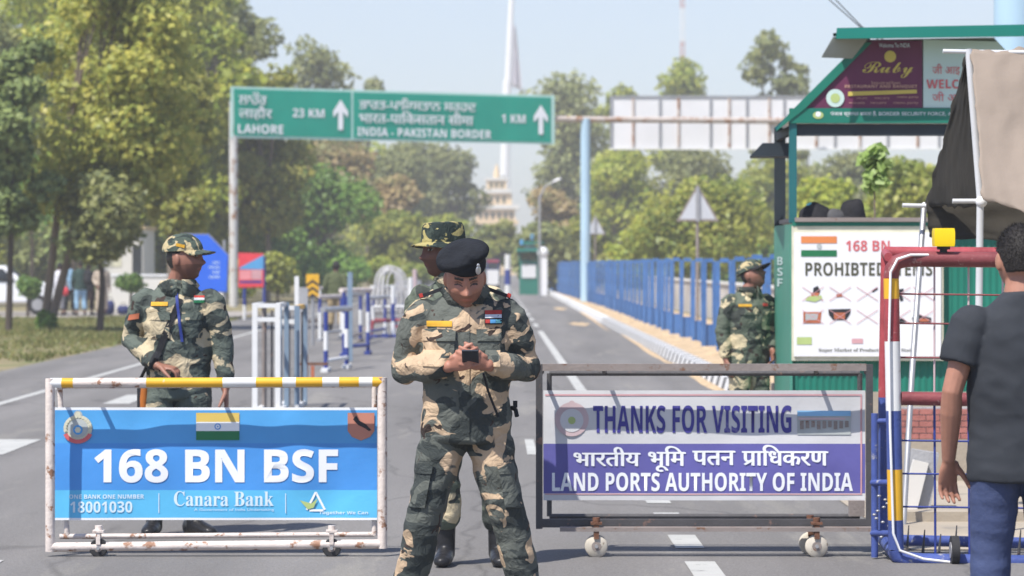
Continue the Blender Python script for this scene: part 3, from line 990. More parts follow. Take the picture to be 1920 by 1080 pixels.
# header beams and gable
kbox('header_board', 1480, 2010, 203, 231, -.02, .03, M['booth_green'])
kbox('header_beam', 1492, 2000, 232, 254, .02, .12, M['booth_dark'])
o_ = MB(); o_.b2(SX - .01, SX + .03, YK + .07, YK + 1.45, gz(250, YK), gz(234, YK)); o_.build('side_header', M['booth_dark'], bo)
kbox('rear_post', 1500, 1512, 236, 408, DEP, DEP + .06, M['booth_dark'])
gb = MB()
poly(gb, [(1498, 203), (1628, 74), (1864, 70), (1990, 203)], YK, -.02)
gp = gb.build('gable_wall', M['roof_grey'], bo)
gm = MB()
gm.prism([(0, 0)] * 0 or [(gx(x, YK), gz(y, YK)) for (x, y) in ((1510, 203), (1729, 203), (1729, 76), (1628, 76))], lambda u, v, d: (u, YK + .004 - d, v), .012)
mg = gm.build('maroon_board', M['maroon'], bo)
o_ = MB(); o_.prism([(gx(x, YK), gz(y, YK)) for (x, y) in ((1731, 202), (1985, 203), (1870, 78), (1731, 74))], lambda u, v, d: (u, YK + .004 - d, v), .012)
wb = o_.build('welcome_board', M['mint'], bo)
YM = YK - .012
def bt(parent, body, x0, x1, y0, y1, m, **k): return PT(parent, 'lettering', body, x0, x1, y0, y1, YM, m, **k)
bt(mg, script("Ruby"), 1617, 1712, 116, 146, M['gold'])
o_ = MB(); disc(o_, 1669, 106, 11, YM, .004); o_.build('emblem_print', M['gold'], mg)
bt(mg, "Welcome To INDIA", 1648, 1706, 81, 89, M['pale_print'])
bt(mg, "Restaurant and Rooms", 1634, 1688, 152, 158, M['gold_pale'])
bt(mg, sb("RESTAURANT AND BANQUET"), 1584, 1720, 159, 166, M['gold_pale'])
o_ = MB(); poly(o_, [(1590, 172), (1719, 168), (1719, 175), (1590, 180)], YM, .004); o_.build('stripe_print', M['gold'], mg)
for (x0, x1, y) in ((1606, 1626, 182), (1640, 1668, 182), (1682, 1722, 180), (1592, 1622, 191), (1632, 1662, 191), (1675, 1722, 191)):
    bt(mg, "menu party", x0, x1, y, y + 5, M['gold_pale'])
o_ = MB(); disc(o_, 1566, 184, 17, YM, .004); o_.mi(1); disc(o_, 1566, 184, 9, YM, .006); o_.build('emblem_print', [M['mint'], M['lime']], mg)
bt(wb, "जी आइ", 1748, 1800, 120, 141, M['print_red'], shear=0.0)
bt(wb, sb("WELCOME"), 1737, 1848, 149, 166, M['print_red'])
bt(wb, "जी आइ", 1748, 1810, 172, 192, M['print_red'])
hb_ = bpy.data.objects['header_board']
PT(hb_, 'lettering', "पंजाब स्वागत करता है, BORDER SECURITY FORCE, अटारी", 1557, 1800, 208, 219, YK - .02, M['print_white'])
o_ = MB(); disc(o_, 1534, 216, 10, YK - .02, .004, sq=.7); o_.mi(1); disc(o_, 1534, 214, 5, YK - .02, .006); o_.build('emblem_print', [M['lime'], M['print_white']], hb_)
# raking fascia boards and roof
def slab(name, pts, d0, d1, m, par=None):
    o = MB()
    o.prism([(gx(x, YK), gz(y, YK)) for (x, y) in pts], lambda u, v, d: (u, YK + d0 + d, v), d1 - d0)
    return o.build(name, m, par or bo)
slab('raking_board', [(1455, 246), (1510, 203), (1634, 80), (1612, 80), (1480, 212)], -.03, .04, M['booth_green'])
slab('roof', [(1560, 78), (1562, 58), (1990, 50), (1990, 72)], -.32, -.28, M['roof_green'])
o_ = MB()
o_.v += [PX(1560, 64, YK - .28), PX(1990, 56, YK - .28), PX(1990, 66, YK + DEP), PX(1500, 66, YK + DEP), PX(1541, 108, YK + .5), PX(1555, 108, YK + .5)]
a_, b_, c2, d2 = PX(1562, 62, YK - .30), PX(1990, 54, YK - .30), PX(1990, 54, YK + DEP) , PX(1562, 62, YK + DEP)
o_.v = [a_, b_, c2, d2]; o_.face([0, 1, 2, 3])
o_.v += [v - Vector((0, 0, .025)) for v in (a_, b_, c2, d2)]; o_.face([7, 6, 5, 4]); o_.face([3, 2, 6, 7]); o_.face([0, 3, 7, 4]); 
o_.build('roof_sheet', M['roof_green'], bo)
o_ = MB()
e = [PX(1562, 72, YK - .30), PX(1628, 72, YK - .05), PX(1598, 110, YK - .05), PX(1541, 108, YK - .30)]
t_ = Vector((0, 0, .012))
o_.v = e + [v + t_ for v in e]
o_.face([0, 3, 2, 1]); o_.face([4, 5, 6, 7])
for k in range(4): o_.face([k, (k+1) % 4, 4 + (k+1) % 4, 4 + k])
o_.build('eave_soffit', M['roof_grey'], bo)
o_ = MB()
e = [PX(1470, 240, YK - .30), PX(1470, 240, YK + DEP), PX(1640, 70, YK + DEP), PX(1640, 70, YK + .05)]
o_.v = [PX(1455, 244, YK + .05), PX(1455, 244, YK + DEP), PX(1632, 74, YK + DEP), PX(1632, 74, YK + .05)]
o_.v += [v + Vector((-.01, 0, .02)) for v in o_.v]
o_.face([0, 3, 2, 1]); o_.face([4, 5, 6, 7])
for k in range(4): o_.face([k, (k+1) % 4, 4 + (k+1) % 4, 4 + k])
o_.build('roof_sheet', M['booth_teal'], bo)
# small awning on the left
o_ = MB()
o_.v = [KP(1406, 293, .2), KP(1482, 293, .2), KP(1482, 268, .2), KP(1430, 268, .2), KP(1406, 297, 1.2), KP(1482, 297, 1.2), KP(1482, 272, 1.2), KP(1430, 272, 1.2)]
o_.face([0, 1, 2, 3]); o_.face([7, 6, 5, 4]); o_.face([0, 3, 7, 4]); o_.face([3, 2, 6, 7]); o_.face([0, 4, 5, 1])
o_.build('awning', M['booth_dark'], bo)
# notice board
kbox('notice_frame', 1484, 1768, 424, 676, -.03, -.005, M['crest_cream'])
nb = kbox('notice_board', 1488, 1763, 436, 668, -.045, -.031, M['white_clean'])
YN = YK - .045
def nt_(body, x0, x1, y0, y1, m, **k): return PT(nb, 'lettering', body, x0, x1, y0, y1, YN, m, **k)
nt_(sb("168 BN"), 1586, 1668, 451, 471, M['print_red'])
nt_(sb("PROHIBTED ITEMS"), 1510, 1748, 492, 517, M['olive_print'])
nt_(serif("Super Market of Products Punjab State"), 1535, 1712, 653, 661, M['olive_print'])
o_ = MB(); rect(o_, 1502, 1569, 443, 456, YN, .003); o_.mi(1); rect(o_, 1502, 1569, 469, 481, YN, .003); o_.mi(2); disc(o_, 1536, 462, 5, YN, .003)
o_.build('flag_print', [M['saffron'], M['flag_green'], M['crest_grey']], nb)
o_ = MB(); rect(o_, 1494, 1522, 632, 646, YN, .003); o_.build('stamp_print', M['lime'], nb)
o_ = MB(); rect(o_, 1597, 1618, 635, 644, YN, .003); o_.build('stamp_print', M['print_pink'], nb)
def cross(cx, cy, r=20):
    o = MB()
    for (x0, y0, x1, y1) in ((cx-r, cy-r*.6, cx+r, cy+r*.7), (cx+r, cy-r*.6, cx-r, cy+r*.7)):
        dx, dy = x1-x0, y1-y0; L_ = math.hypot(dx, dy); nx_, ny_ = -dy/L_*.55, dx/L_*.55
        q = [(x0+nx_, y0+ny_), (x1+nx_, y1+ny_), (x1-nx_, y1-ny_), (x0-nx_, y0-ny_)]
        poly(o, q[::-1], YN, .005)
    o.build('cross_print', M['print_pink'], nb)
def pic(pls):
    o = MB()
    for mi_, p in pls: o.mi(mi_); poly(o, p, YN, .0035 + .0004*mi_)
    o.build('picture_print', [M['print_black'], M['orange_red'], M['lime'], M['crest_grey']], nb)
pic([(0, [(1525, 540), (1533, 536), (1538, 545), (1534, 556), (1524, 552)]), (1, [(1521, 549), (1537, 549), (1532, 557), (1521, 558)]), (2, [(1514, 556), (1540, 554), (1542, 560), (1528, 566), (1510, 563)])])
pic([(1, [(1568, 552), (1578, 550), (1580, 556), (1568, 557)])])
pic([(0, [(1634, 545), (1644, 538), (1646, 542), (1637, 548)])])
pic([(0, [(1683, 543), (1694, 541), (1694, 547), (1690, 548), (1694, 563), (1688, 565), (1684, 552)])])
pic([(1, [(1506, 585), (1540, 585), (1538, 606), (1506, 606)]), (3, [(1510, 588), (1534, 588), (1532, 600), (1510, 600)]), (0, [(1518, 592), (1530, 592), (1530, 604), (1518, 604)])])
pic([(0, [(1553, 580), (1595, 579), (1594, 588), (1586, 600), (1562, 600), (1554, 590)]), (1, [(1563, 586), (1585, 586), (1584, 598), (1564, 598)])])
pic([(0, [(1710, 596), (1722, 590), (1746, 596), (1746, 605), (1712, 605)]), (1, [(1724, 597), (1742, 598), (1741, 603), (1724, 603)])])
pic([(0, [(1684, 598), (1694, 597), (1700, 603), (1684, 605)])])
for cx in (1524, 1575, 1626, 1687, 1732):
    for cy in (550, 593): cross(cx, cy)

# things lying on the counter
def soft(name, label, cat, px, py, w_, h_, m, seed, par=None):
    Y = YK + .25
    o = MB()
    c = PX(px, py, Y)
    s = F / Y
    o.ell((c.x, Y, c.z - .0), (w_/2/s, w_/2.6/s, h_/s), nu=24, nv=14)
    for i, v in enumerate(o.v):
        q = 1 + .22*noise.noise(((v.x - c.x)*9 + seed, (v.y - Y)*9, (v.z - c.z)*9))
        o.v[i] = Vector((c.x + (v.x - c.x)*q, Y + (v.y - Y)*q, max(c.z + (v.z - c.z)*q, gz(409, YK))))
    ob = o.build(name, m)
    return tag(ob, label, cat)
soft('cloth_bag', 'slumped black bag with a pale cloth on it, on the booth counter', 'bag', 1527, 409, 62, 30, M['cloth_black'], 1)
soft('helmet', 'round black helmet lying on the booth counter', 'helmet', 1598, 408, 52, 36, M['cloth_black'], 5)
soft('cloth_bundle', 'low grey bundle of cloth between the black bag and the helmet', 'cloth', 1565, 408, 44, 16, mat('charcoal_cloth', (.07, .07, .075), .9, .2, 9), 9)
soft('folded_cloth', 'folded pale aqua cloth laid on the black bag', 'cloth', 1524, 386, 26, 7, M['aqua'], 3)
bpy.data.objects['folded_cloth'].location.z += 0.0

# painted brick wall and slab seen through the steel gate
YW = 23.2
bw = thing('brick_wall', 'low red painted brick wall behind the steel gate grille', 'wall', (gx(1740, YW), YW, 0))
o_ = MB()
rows = 5
for r in range(rows):
    for k in range(9):
        x0 = 1672 + k*26 + (13 if r % 2 else 0)
        o_.b2(gx(x0, YW), gx(x0 + 24.5, YW), YW, YW + .11, gz(823 - r*11.5, YW), gz(813 - r*11.5, YW))
o_.build('bricks', M['brick'], bw)
o_ = MB(); o_.b2(gx(1668, YW), gx(1925, YW), YW - .02, YW + .2, 0, gz(824, YW)); o_.build('footing', M['pave'], bw)
o_ = MB(); o_.b2(gx(1672, YW), gx(1920, YW), YW + .012, YW + .10, gz(823, YW), gz(764, YW)); o_.build('mortar', M['concrete'], bw)
ct = thing('concrete_block', 'leaning pale concrete block with a grey face on the sandy ground', 'block', (gx(1722, 20.6), 20.6, 0))
o_ = MB(); o_.box((gx(1726, 20.6), 20.6, .19), (.17, .10, .38), Matrix.Rotation(R(9), 3, 'Y')); o_.build('block', M['concrete'], ct)
o_ = MB(); o_.box((gx(1712, 20.6), 20.52, .16), (.10, .05, .32), Matrix.Rotation(R(14), 3, 'Y')); o_.build('prop', M['cream_pale'], ct)
kb2 = MB(); kb2.b2(gx(1690, 19.6), gx(1690, 19.6) + 3.5, 19.5, 19.66, 0, .07)
tag(kb2.build('kerb_stone', M['pave']), 'long low pale kerb stone lying across the sandy ground behind the steel gate', 'kerb stone')
# ------------------------------------------------------------------ canvas shelter
YT = 18.6
te = thing('canvas_shelter', 'brown canvas shelter roof sagging over white scaffold poles', 'shelter', (gx(1850, YT), YT, 0))
def TP(px, py, d=0.0): return PX(px, py, YT + d)
o_ = MB(); o_.tube([TP(1816, 92), TP(1838, 372), TP(1834, 700), TP(1834, 1004)], 0.021, 12); o_.build('pole', M['pipe'], te)
o_ = MB(); o_.tube([TP(2040, 92), TP(2040, 372), TP(2040, 1004)], 0.021, 12); o_.build('pole', M['pipe'], te)
o_ = MB(); o_.tube([TP(1733, 382, 1.6), TP(1710, 700, 1.0), TP(1694, 985, .7)], 0.018, 10); o_.build('pole', M['steel'], te)
o_ = MB(); o_.tube([TP(1768, 96), TP(1816, 97), TP(2050, 100)], 0.013, 10); o_.build('top_bar', M['pipe'], te)
o_ = MB(); o_.tube([TP(1786, 377), TP(1838, 377)], 0.014, 10); o_.build('side_bar', M['pipe'], te)
o_ = MB(); o_.tube([TP(1692, 385, 1.4), TP(1736, 386, 1.4)], 0.014, 10); o_.build('side_bar', M['pipe'], te)
o_ = MB(); o_.ell(TP(1840, 378, -.01), (.034, .03, .034)); o_.build('clamp', M['white_clean'], te)
def cloth(name, m, P4, nx, ny, sag, seed, edge=.02):
    """Sagging cloth over a bilinear patch P4 = (top-left, top-right, bottom-right, bottom-left)."""
    o = MB()
    A, B, C2, D = [Vector(p) for p in P4]
    for j in range(ny + 1):
        for i in range(nx + 1):
            u, v = i/nx, j/ny
            p = (A*(1-u) + B*u)*(1-v) + (D*(1-u) + C2*u)*v
            q = noise.noise((u*3 + seed, v*3, 1.1))*sag + .3*sag*noise.noise((u*9 + seed, v*8, 2.2))
            p = p + Vector((.25*q, q, .6*q - sag*2*math.sin(math.pi*u)*math.sin(math.pi*v)*.4))
            if j in (0, ny) or i in (0, nx): p += Vector((noise.noise((u*11, v*11, seed)), 0, noise.noise((u*12, v*13, seed+3))))*edge
            o.v.append(p)
    for j in range(ny):
        for i in range(nx):
            b = j*(nx+1) + i
            o.face([b + nx + 1, b + nx + 2, b + 1, b])
    ob = o.build(name, m, te)
    sol = ob.modifiers.new("t", 'SOLIDIFY'); sol.thickness = .006
    return ob
cloth('canvas_roof', M['tarp'], (TP(1820, 92), TP(2060, 92), TP(2075, 452, -.75), TP(1844, 372, -.6)), 40, 34, .055, 2.0)
cloth('canvas_underside', M['tarp_shaded'], (TP(1812, 100, .05), TP(1822, 96, .05), TP(1838, 392, .12), TP(1735, 384, 1.7)), 26, 30, .05, 6.0)  # underside sheets of the canvas, coloured as if in shade
cloth('canvas_underside', M['tarp_shaded'], (TP(1736, 376, 1.6), TP(2060, 372, .5), TP(2060, 462, .4), TP(1742, 444, 1.5)), 26, 10, .04, 11.0)
o_ = MB()
for (x, y, rr) in ((1886, 130, 4), (1884, 142, 3), (1902, 225, 6), (1908, 234, 4), (1904, 298, 4)):
    disc(o_, x, y, rr, YT - .16, 0, n=7)
# ------------------------------------------------------------------ pale blue mast column in front of the right edge
YC = 29.0
tc_ = thing('sign_column', 'very thick pale blue steel column rising beside the booth roof', 'column', (gx(1904, YC), YC, 0))
o_ = MB(); o_.tube([(gx(1904, YC), YC, 0), (gx(1904, YC), YC, 7.5)], 0.195, 28); o_.build('shaft', M['pale_blue'], tc_)
o_ = MB(); o_.box((gx(1904, YC), YC, .02), (.6, .6, .04)); o_.build('base_plate', M['steel'], tc_)
# overhead wires
for k, dy in enumerate((0, 11)):
    o_ = MB(); o_.tube([PX(1540 + 14*k, -14, 34 - k*.1), PX(1612 + 4*k, 50, 32), PX(1755 + 8*k, 150 - dy, 27.2)], 0.006, 5)
    tag(o_.build('cable', M['cloth_black']), ['thin dark cable slanting from the sky to the booth gable, lower of the two', 'thin dark cable slanting from the sky to the booth gable, upper of the two'][k], 'cable')
# ------------------------------------------------------------------ overhead direction sign
ga = thing('overhead_sign', 'wide green overhead direction sign on a rusty two post frame over the road', 'road sign', (gx(437, 118), 118, 0))
YA, YZ = 118.0, 123.2
def on(px, py_l, frac): pass
x_l, x_r = gx(432, YA), gx(1040, YZ)
def sp2(u, v):
    """u,v in 0..1 on the sign face (v up)."""
    x = x_l + (x_r - x_l)*u; y = YA + (YZ - YA)*u
    zb = gz(258, YA) + (gz(271, YZ) - gz(258, YA))*u
    zt = gz(162, YA) + (gz(179, YZ) - gz(162, YA))*u
    return Vector((x, y, zb + (zt - zb)*v))
def splate(u0, u1, v0, v1, lift, m, name, par, t=.03):
    o = MB(); n_ = Vector((YZ - YA, -(x_r - x_l), 0)).normalized() * -1
    n_ = Vector((0, -1, 0))
    f = [sp2(u0, v0), sp2(u1, v0), sp2(u1, v1), sp2(u0, v1)]
    o.v = [p + n_*lift for p in f] + [p + n_*(lift - t) for p in f]
    o.face([0, 1, 2, 3]); o.face([7, 6, 5, 4])
    for k in range(4): o.face([k, 4 + k, 4 + (k+1) % 4, (k+1) % 4])
    return o.build(name, m, par)
brd = splate(0, 1, 0, 1, 0, M['sign_edge'], 'sign_board', ga, .06)
fa = splate(.010, .362, .045, .955, .02, M['sign_green'], 'sign_face', brd)
fb = splate(.369, .988, .045, .955, .02, M['sign_green'], 'sign_face', brd)
def stext(body, px0, px1, v0, v1, par, bold=0.0, dbl=0.0, m=None):
    cu = bpy.data.curves.new("tmp", 'FONT'); cu.body = body; cu.offset = bold
    to = bpy.data.objects.new("tmp", cu); C.objects.link(to)
    me = evaluated(to); bpy.data.objects.remove(to)
    n = len(me.vertices); co = np.empty(n*3); me.vertices.foreach_get("co", co); co = co.reshape(-1, 3)
    lo, hi = co.min(0), co.max(0)
    u0, u1 = (px0 - 432)/608, (px1 - 432)/608
    for i in range(n):
        p = sp2(u0 + (co[i,0]-lo[0])/(hi[0]-lo[0])*(u1-u0), v0 + (co[i,1]-lo[1])/(hi[1]-lo[1])*(v1-v0)) + Vector((0, -.05 - dbl, 0))
        co[i] = p - ga.location
    me.vertices.foreach_set("co", co.ravel()); me.materials.clear(); me.materials.append(M['print_white']); me.name = 'lettering'; me.update()
    o = bpy.data.objects.new('lettering', me); C.objects.link(o); o.parent = par
for d in (0, .8):
    L_ = .03 if d else 0
    stext("ਲਾਹੌਰ", 447 + d, 497 + d, .66, .90, fa, 0, L_)
    stext("लाहौर", 447 + d, 507 + d, .36, .63, fa, 0, L_)
    stext("ਭਾਰਤ-ਪਾਿਕਸਤਾਨ ਸਰਹਦ", 667 + d, 887 + d, .63, .86, fb, 0, L_)
    stext("भारत-पािकसतान सीमा", 667 + d, 882 + d, .345, .60, fb, 0, L_)
stext(sb("LAHORE"), 446, 528, .09, .27, fa)
stext(sb("23 KM"), 545, 603, .43, .60, fa)
stext(sb("INDIA - PAKISTAN BORDER"), 664, 917, .09, .26, fb)
stext(sb("1 KM"), 937, 983, .42, .59, fb)
def arrow(pxc, par):
    o = MB(); u = lambda x: (x - 432)/608
    f = [(pxc-4.5, .20), (pxc+4.5, .20), (pxc+4.5, .56), (pxc+13, .44), (pxc+14, .56), (pxc, .80), (pxc-14, .56), (pxc-13, .44), (pxc-4.5, .56)]
    o.v = [sp2(u(x), v) + Vector((0, -.055, 0)) for x, v in f]; o.face(range(9)); o.build('arrow', M['print_white'], par)
arrow(633, fa); arrow(1013, fb)
o_ = MB(); o_.tube([(gx(437, 118), 118.2, 0), (gx(437, 118), 118.2, gz(190, 118))], 0.16, 16); o_.build('post', M['post_rust'], ga)
o_ = MB(); o_.tube([(gx(1098, 123.6), 123.9, .0), (gx(1098, 123.6), 123.9, gz(222, 123.9))], 0.19, 20); o_.build('post', M['pale_blue'], ga)
o_ = MB(); o_.tube([PX(437, 212, 118.4), PX(1098, 224, 123.9), PX(1530, 227, 127)], 0.12, 14); o_.build('beam', M['beam_rust'], ga)
pb = thing('sign_back', 'long white ribbed back of an overhead sign beyond the booth', 'road sign', (gx(1500, 128), 128, 0))
YP = 127.6
o_ = MB(); o_.b2(gx(1144, YP), gx(1790, YP), YP, YP + .05, gz(277, YP), gz(183, YP)); pn = o_.build('panel', M['panel_white'], pb)
for k, x in enumerate([1146, 1187, 1237, 1272, 1332, 1367, 1400, 1442, 1470, 1530, 1565, 1612, 1664, 1720, 1760]):
    o_ = MB(); o_.b2(gx(x - 2, YP), gx(x + 2, YP), YP - .07, YP - .002, gz(276, YP), gz(184, YP)); o_.build('rib', M['beam_rust'] if k % 2 else M['steel'], pb)
for y in (181, 279):
    o_ = MB(); o_.b2(gx(1142, YP), gx(1792, YP), YP - .05, YP + .07, gz(y + 1.6, YP), gz(y - 1.6, YP)); o_.build('edge_rail', M['steel'] if y < 200 else M['white'], pb)
o_ = MB(); o_.b2(gx(1440, YP), gx(1800, YP), YP - .20, YP - .08, gz(231, YP), gz(222, YP)); o_.build('beam', M['beam_rust'], pb)
o_ = MB(); o_.tube([(gx(1800, YP), YP - .1, 0), (gx(1800, YP), YP - .1, gz(220, YP))], .17, 16); o_.build('post', M['pale_blue'], pb)
# ------------------------------------------------------------------ triangular warning signs (backs)
def tri(px, pyt, pyb, Y, wpx, base, label):
    t = thing('warning_sign', label, 'road sign', (gx(px, Y), Y, base), group='triangular signs along the fence')
    o = MB(); r = wpx/2
    o.prism([(gx(px - r, Y), gz(pyb, Y)), (gx(px + r, Y), gz(pyb, Y)), (gx(px, Y), gz(pyt, Y))], lambda u, v, d: (u, Y + d, v), .02)
    o.build('sign_edge', M['brown_steel'], t)
    o = MB(); k = .84; cy = pyb - (pyb - pyt)*.36
    o.prism([(gx(px - r*k, Y), gz(cy + (pyb - cy)*k, Y)), (gx(px + r*k, Y), gz(cy + (pyb - cy)*k, Y)), (gx(px, Y), gz(cy - (cy - pyt)*k, Y))], lambda u, v, d: (u, Y - .004 + d, v), .003)
    o.build('sign_plate', M['plate_back'], t)
    o = MB(); o.b2(gx(px - wpx*.045, Y), gx(px + wpx*.045, Y), Y - .05, Y - .006, gz(pyb, Y), gz(pyt + 6, Y)); o.build('stiffener', M['steel'], t)
    o = MB(); o.tube([(gx(px, Y), Y + .05, base), (gx(px, Y), Y + .05, gz(pyt + 10, Y))], .035, 10); o.build('post', M['brown_steel'], t)
tri(1308, 345, 415, 69, 80, .1, 'larger triangular sign seen from its pale back behind the blue fence')
tri(1116, 403, 440, 127, 40, .1, 'smaller triangular sign seen from its back beside the pale blue post')
# ------------------------------------------------------------------ blue fence frames
def fence_frame(nm):
    t = thing(nm, 'blue steel fence frame with a plated foot standing in the sand verge', 'fence frame', (0, 0, 0), group='blue frames in a row along the verge')
    h = 1.58
    for s in (-1, 1):
        o = MB(); o.box((s*.105, 0, h/2 - .05), (.064, .08, h)); o.build('upright', M['fence_blue'], t, local=True)
    o = MB(); o.box((0, .0, h - .04), (.146, .06, .07)); o.build('top_cap', M['fence_blue'], t, local=True)
    o = MB(); o.box((0, .015, .16), (.146, .03, .50)); o.build('foot_plate', M['fence_blue'], t, local=True)
    o = MB(); o.box((-.105, -.0375, 1.0), (.03, .004, .75)); o.build('reflective_strip', M['fence_sticker'], t, local=True)
    o = MB(); o.box((0, .02, 1.0), (.146, .006, 1.0)); 
    return t
ff0 = fence_frame('fence_frame')
random.seed(8)
Y = 43.0
i = 0
tw_ = thing('roadside_wall', 'low pale wall showing between the blue fence frames', 'wall', (rx(6.3, 80), 80, 0))
o_ = MB()
o_.v = [Vector((rx(x, y), y, z)) for y in (44, 130) for (x, z) in ((6.3, 0), (6.3, 1.02), (6.5, 1.02), (6.5, 0))]
for q in ((0,1,5,4), (1,2,6,5), (2,3,7,6), (3,2,1,0), (4,5,6,7)): o_.face(q)
o_.build('wall_face', mat('limewash', (.52, .49, .46), .9, .15, .6, col2=(.36, .3, .27), thr=.56), tw_)
o_ = MB()
o_.v = [Vector((rx(x, y), y, z)) for y in (43.9, 130.1) for (x, z) in ((6.25, 1.022), (6.25, 1.08), (6.55, 1.08), (6.55, 1.022))]
for q in ((0,1,5,4), (1,2,6,5), (2,3,7,6), (3,2,1,0), (4,5,6,7)): o_.face(q)
o_.build('coping', M['cream_pale'], tw_)
while Y < 196:
    o = ff0 if i == 0 else copy_tree(ff0)
    xr_ = 3.82 if Y < 110 else 3.82 - .72*(Y - 110)/85
    o.location = (rx(xr_, Y) + random.uniform(-.03, .03), Y, .12 + random.uniform(-.02, .02))
    o.rotation_euler = (0, random.uniform(-.012, .012), random.uniform(-.25, .25))
    Y += (3.5 if Y < 68 else 2.7) + random.uniform(-.5, .5)
    if 72 < Y < 80: Y += .0
    i += 1

# ------------------------------------------------------------------ people
def mix3(a, b, t): return tuple(a[i]*(1-t) + b[i]*t for i in range(3))
HK = 1.10
def head_matrix(c, yaw, pitch, roll):
    return Matrix.Translation(c) @ Matrix.Scale(HK, 4) @ Matrix.Rotation(R(yaw), 4, 'Z') @ Matrix.Rotation(R(roll), 4, 'Y') @ Matrix.Rotation(R(pitch), 4, 'X')
def add_head(mb, HM, k=1.0, jaw=.30):
    """Head in its own frame: x to its left, -y the face, z up, chin at -0.115, crown at 0.115."""
    nu, nv = 72, 54
    b = len(mb.v)
    def g2(x, z, x0, z0, sx, sz): return math.exp(-((x-x0)/sx)**2 - ((z-z0)/sz)**2)
    for j in range(1, nv):
        a = math.pi*j/nv
        for i in range(nu):
            t = 2*math.pi*i/nu
            x, y, z = math.sin(a)*math.cos(t)*.076, math.sin(a)*math.sin(t)*.096, -math.cos(a)*.116
            face = max(0.0, -y/.096)
            if z < 0:
                q = -z/.116
                x *= 1 - jaw*q*q
                y = y*(1 - .10*q) - .020*q if y < 0 else y*(1 - .32*q) - .01*q
            ax = abs(x)
            if y < 0:
                d = 0.0
                d -= .026*g2(x, z, 0, -.022, .0135, .014)          # nose tip
                d -= .012*g2(x, z, 0, .008, .010, .030)            # bridge
                d -= .008*(g2(ax, z, .014, -.028, .008, .008))      # nostrils
                d -= .007*g2(ax, z, .028, .040, .026, .011)         # brow
                d += .011*g2(ax, z, .031, .017, .015, .011)         # sockets
                d -= .006*g2(ax, z, .042, -.012, .018, .020)        # cheekbones
                d -= .007*g2(x, z, 0, -.053, .022, .008)            # lips
                d += .004*g2(x, z, 0, -.0535, .024, .0025)
                d += .003*g2(x, z, 0, -.072, .022, .007)
                d -= .010*g2(x, z, 0, -.096, .022, .016)            # chin
                y += d*min(1, face*1.6)
            mb.v.append(HM @ (Vector((x, y, z))*k))
    for z in (-.116, .116): mb.v.append(HM @ (Vector((0, -.018 if z < 0 else 0, z))*k))
    bot, top = b + (nv-1)*nu, b + (nv-1)*nu + 1
    for j in range(nv-2):
        for i in range(nu):
            i2 = (i+1) % nu
            mb.face([b+j*nu+i, b+j*nu+i2, b+(j+1)*nu+i2, b+(j+1)*nu+i])
    for i in range(nu):
        i2 = (i+1) % nu
        mb.face([bot, b+i2, b+i]); mb.face([top, b+(nv-2)*nu+i, b+(nv-2)*nu+i2])
    for s in (-1, 1):                                   # ears
        Rm = HM.to_3x3() @ Matrix.Rotation(R(18*s), 3, 'Z')
        mb.ell(HM @ (Vector((s*.076, .008, -.004))*k), (.011*k, .020*k, .032*k), Rm, 12, 8)
def add_hand(mb, w, d, n, curl=(.35, .5, .4), k=1.0, spread=.06, thumb=(.75, .62, .35), tside=1):
    """d: along the fingers, n: the way the palm faces, thumb on the tside of n x d."""
    w, d, n = Vector(w), Vector(d).normalized(), Vector(n)
    n = (n - d*n.dot(d)).normalized()
    t = n.cross(d) * tside
    ring = lambda s, hw, hh, o=0: (w + d*s*k + t*o*k, t*hw*k, n*hh*k)
    mb.loft([ring(-.03, .026, .021), ring(0, .027, .019), ring(.03, .037, .017), ring(.065, .041, .0145), ring(.092, .040, .012), ring(.100, .034, .008)], 16)
    for off, ln, kk in ((.031, .073, 1.0), (.0105, .080, 1.03), (-.0105, .075, 1.0), (-.031, .059, .9)):
        p = w + d*.086*k + t*off*k
        dd0 = (d + t*(off/.03)*spread).normalized()
        pts, rad, ang = [p - d*.012*k, p], [.0098*k, .0095*k*kk], 0
        for q, fr in enumerate((.44, .31, .25)):
            ang += curl[q]*(1.0 + (.12 if off < 0 else -.05))
            p = p + (dd0*math.cos(ang) + n*math.sin(ang))*ln*fr*k
            pts.append(p); rad.append((.0090, .0083, .0068)[q]*k*kk)
        mb.tube(pts, rad, 10, ball=True)
    p = w + d*.022*k + t*.030*k
    q1 = (d*thumb[0] + t*thumb[1] + n*thumb[2]).normalized()
    q2 = (q1 + d*.35 + n*.15).normalized()
    q3 = (q2 + d*.25 + n*.15 - t*.1).normalized()
    pts = [p - d*.01*k, p, p + q1*.042*k, p + q1*.042*k + q2*.032*k, p + q1*.042*k + q2*.032*k + q3*.024*k]
    mb.tube(pts, [.014*k, .0155*k, .0118*k, .0105*k, .0085*k], 10, ball=True)

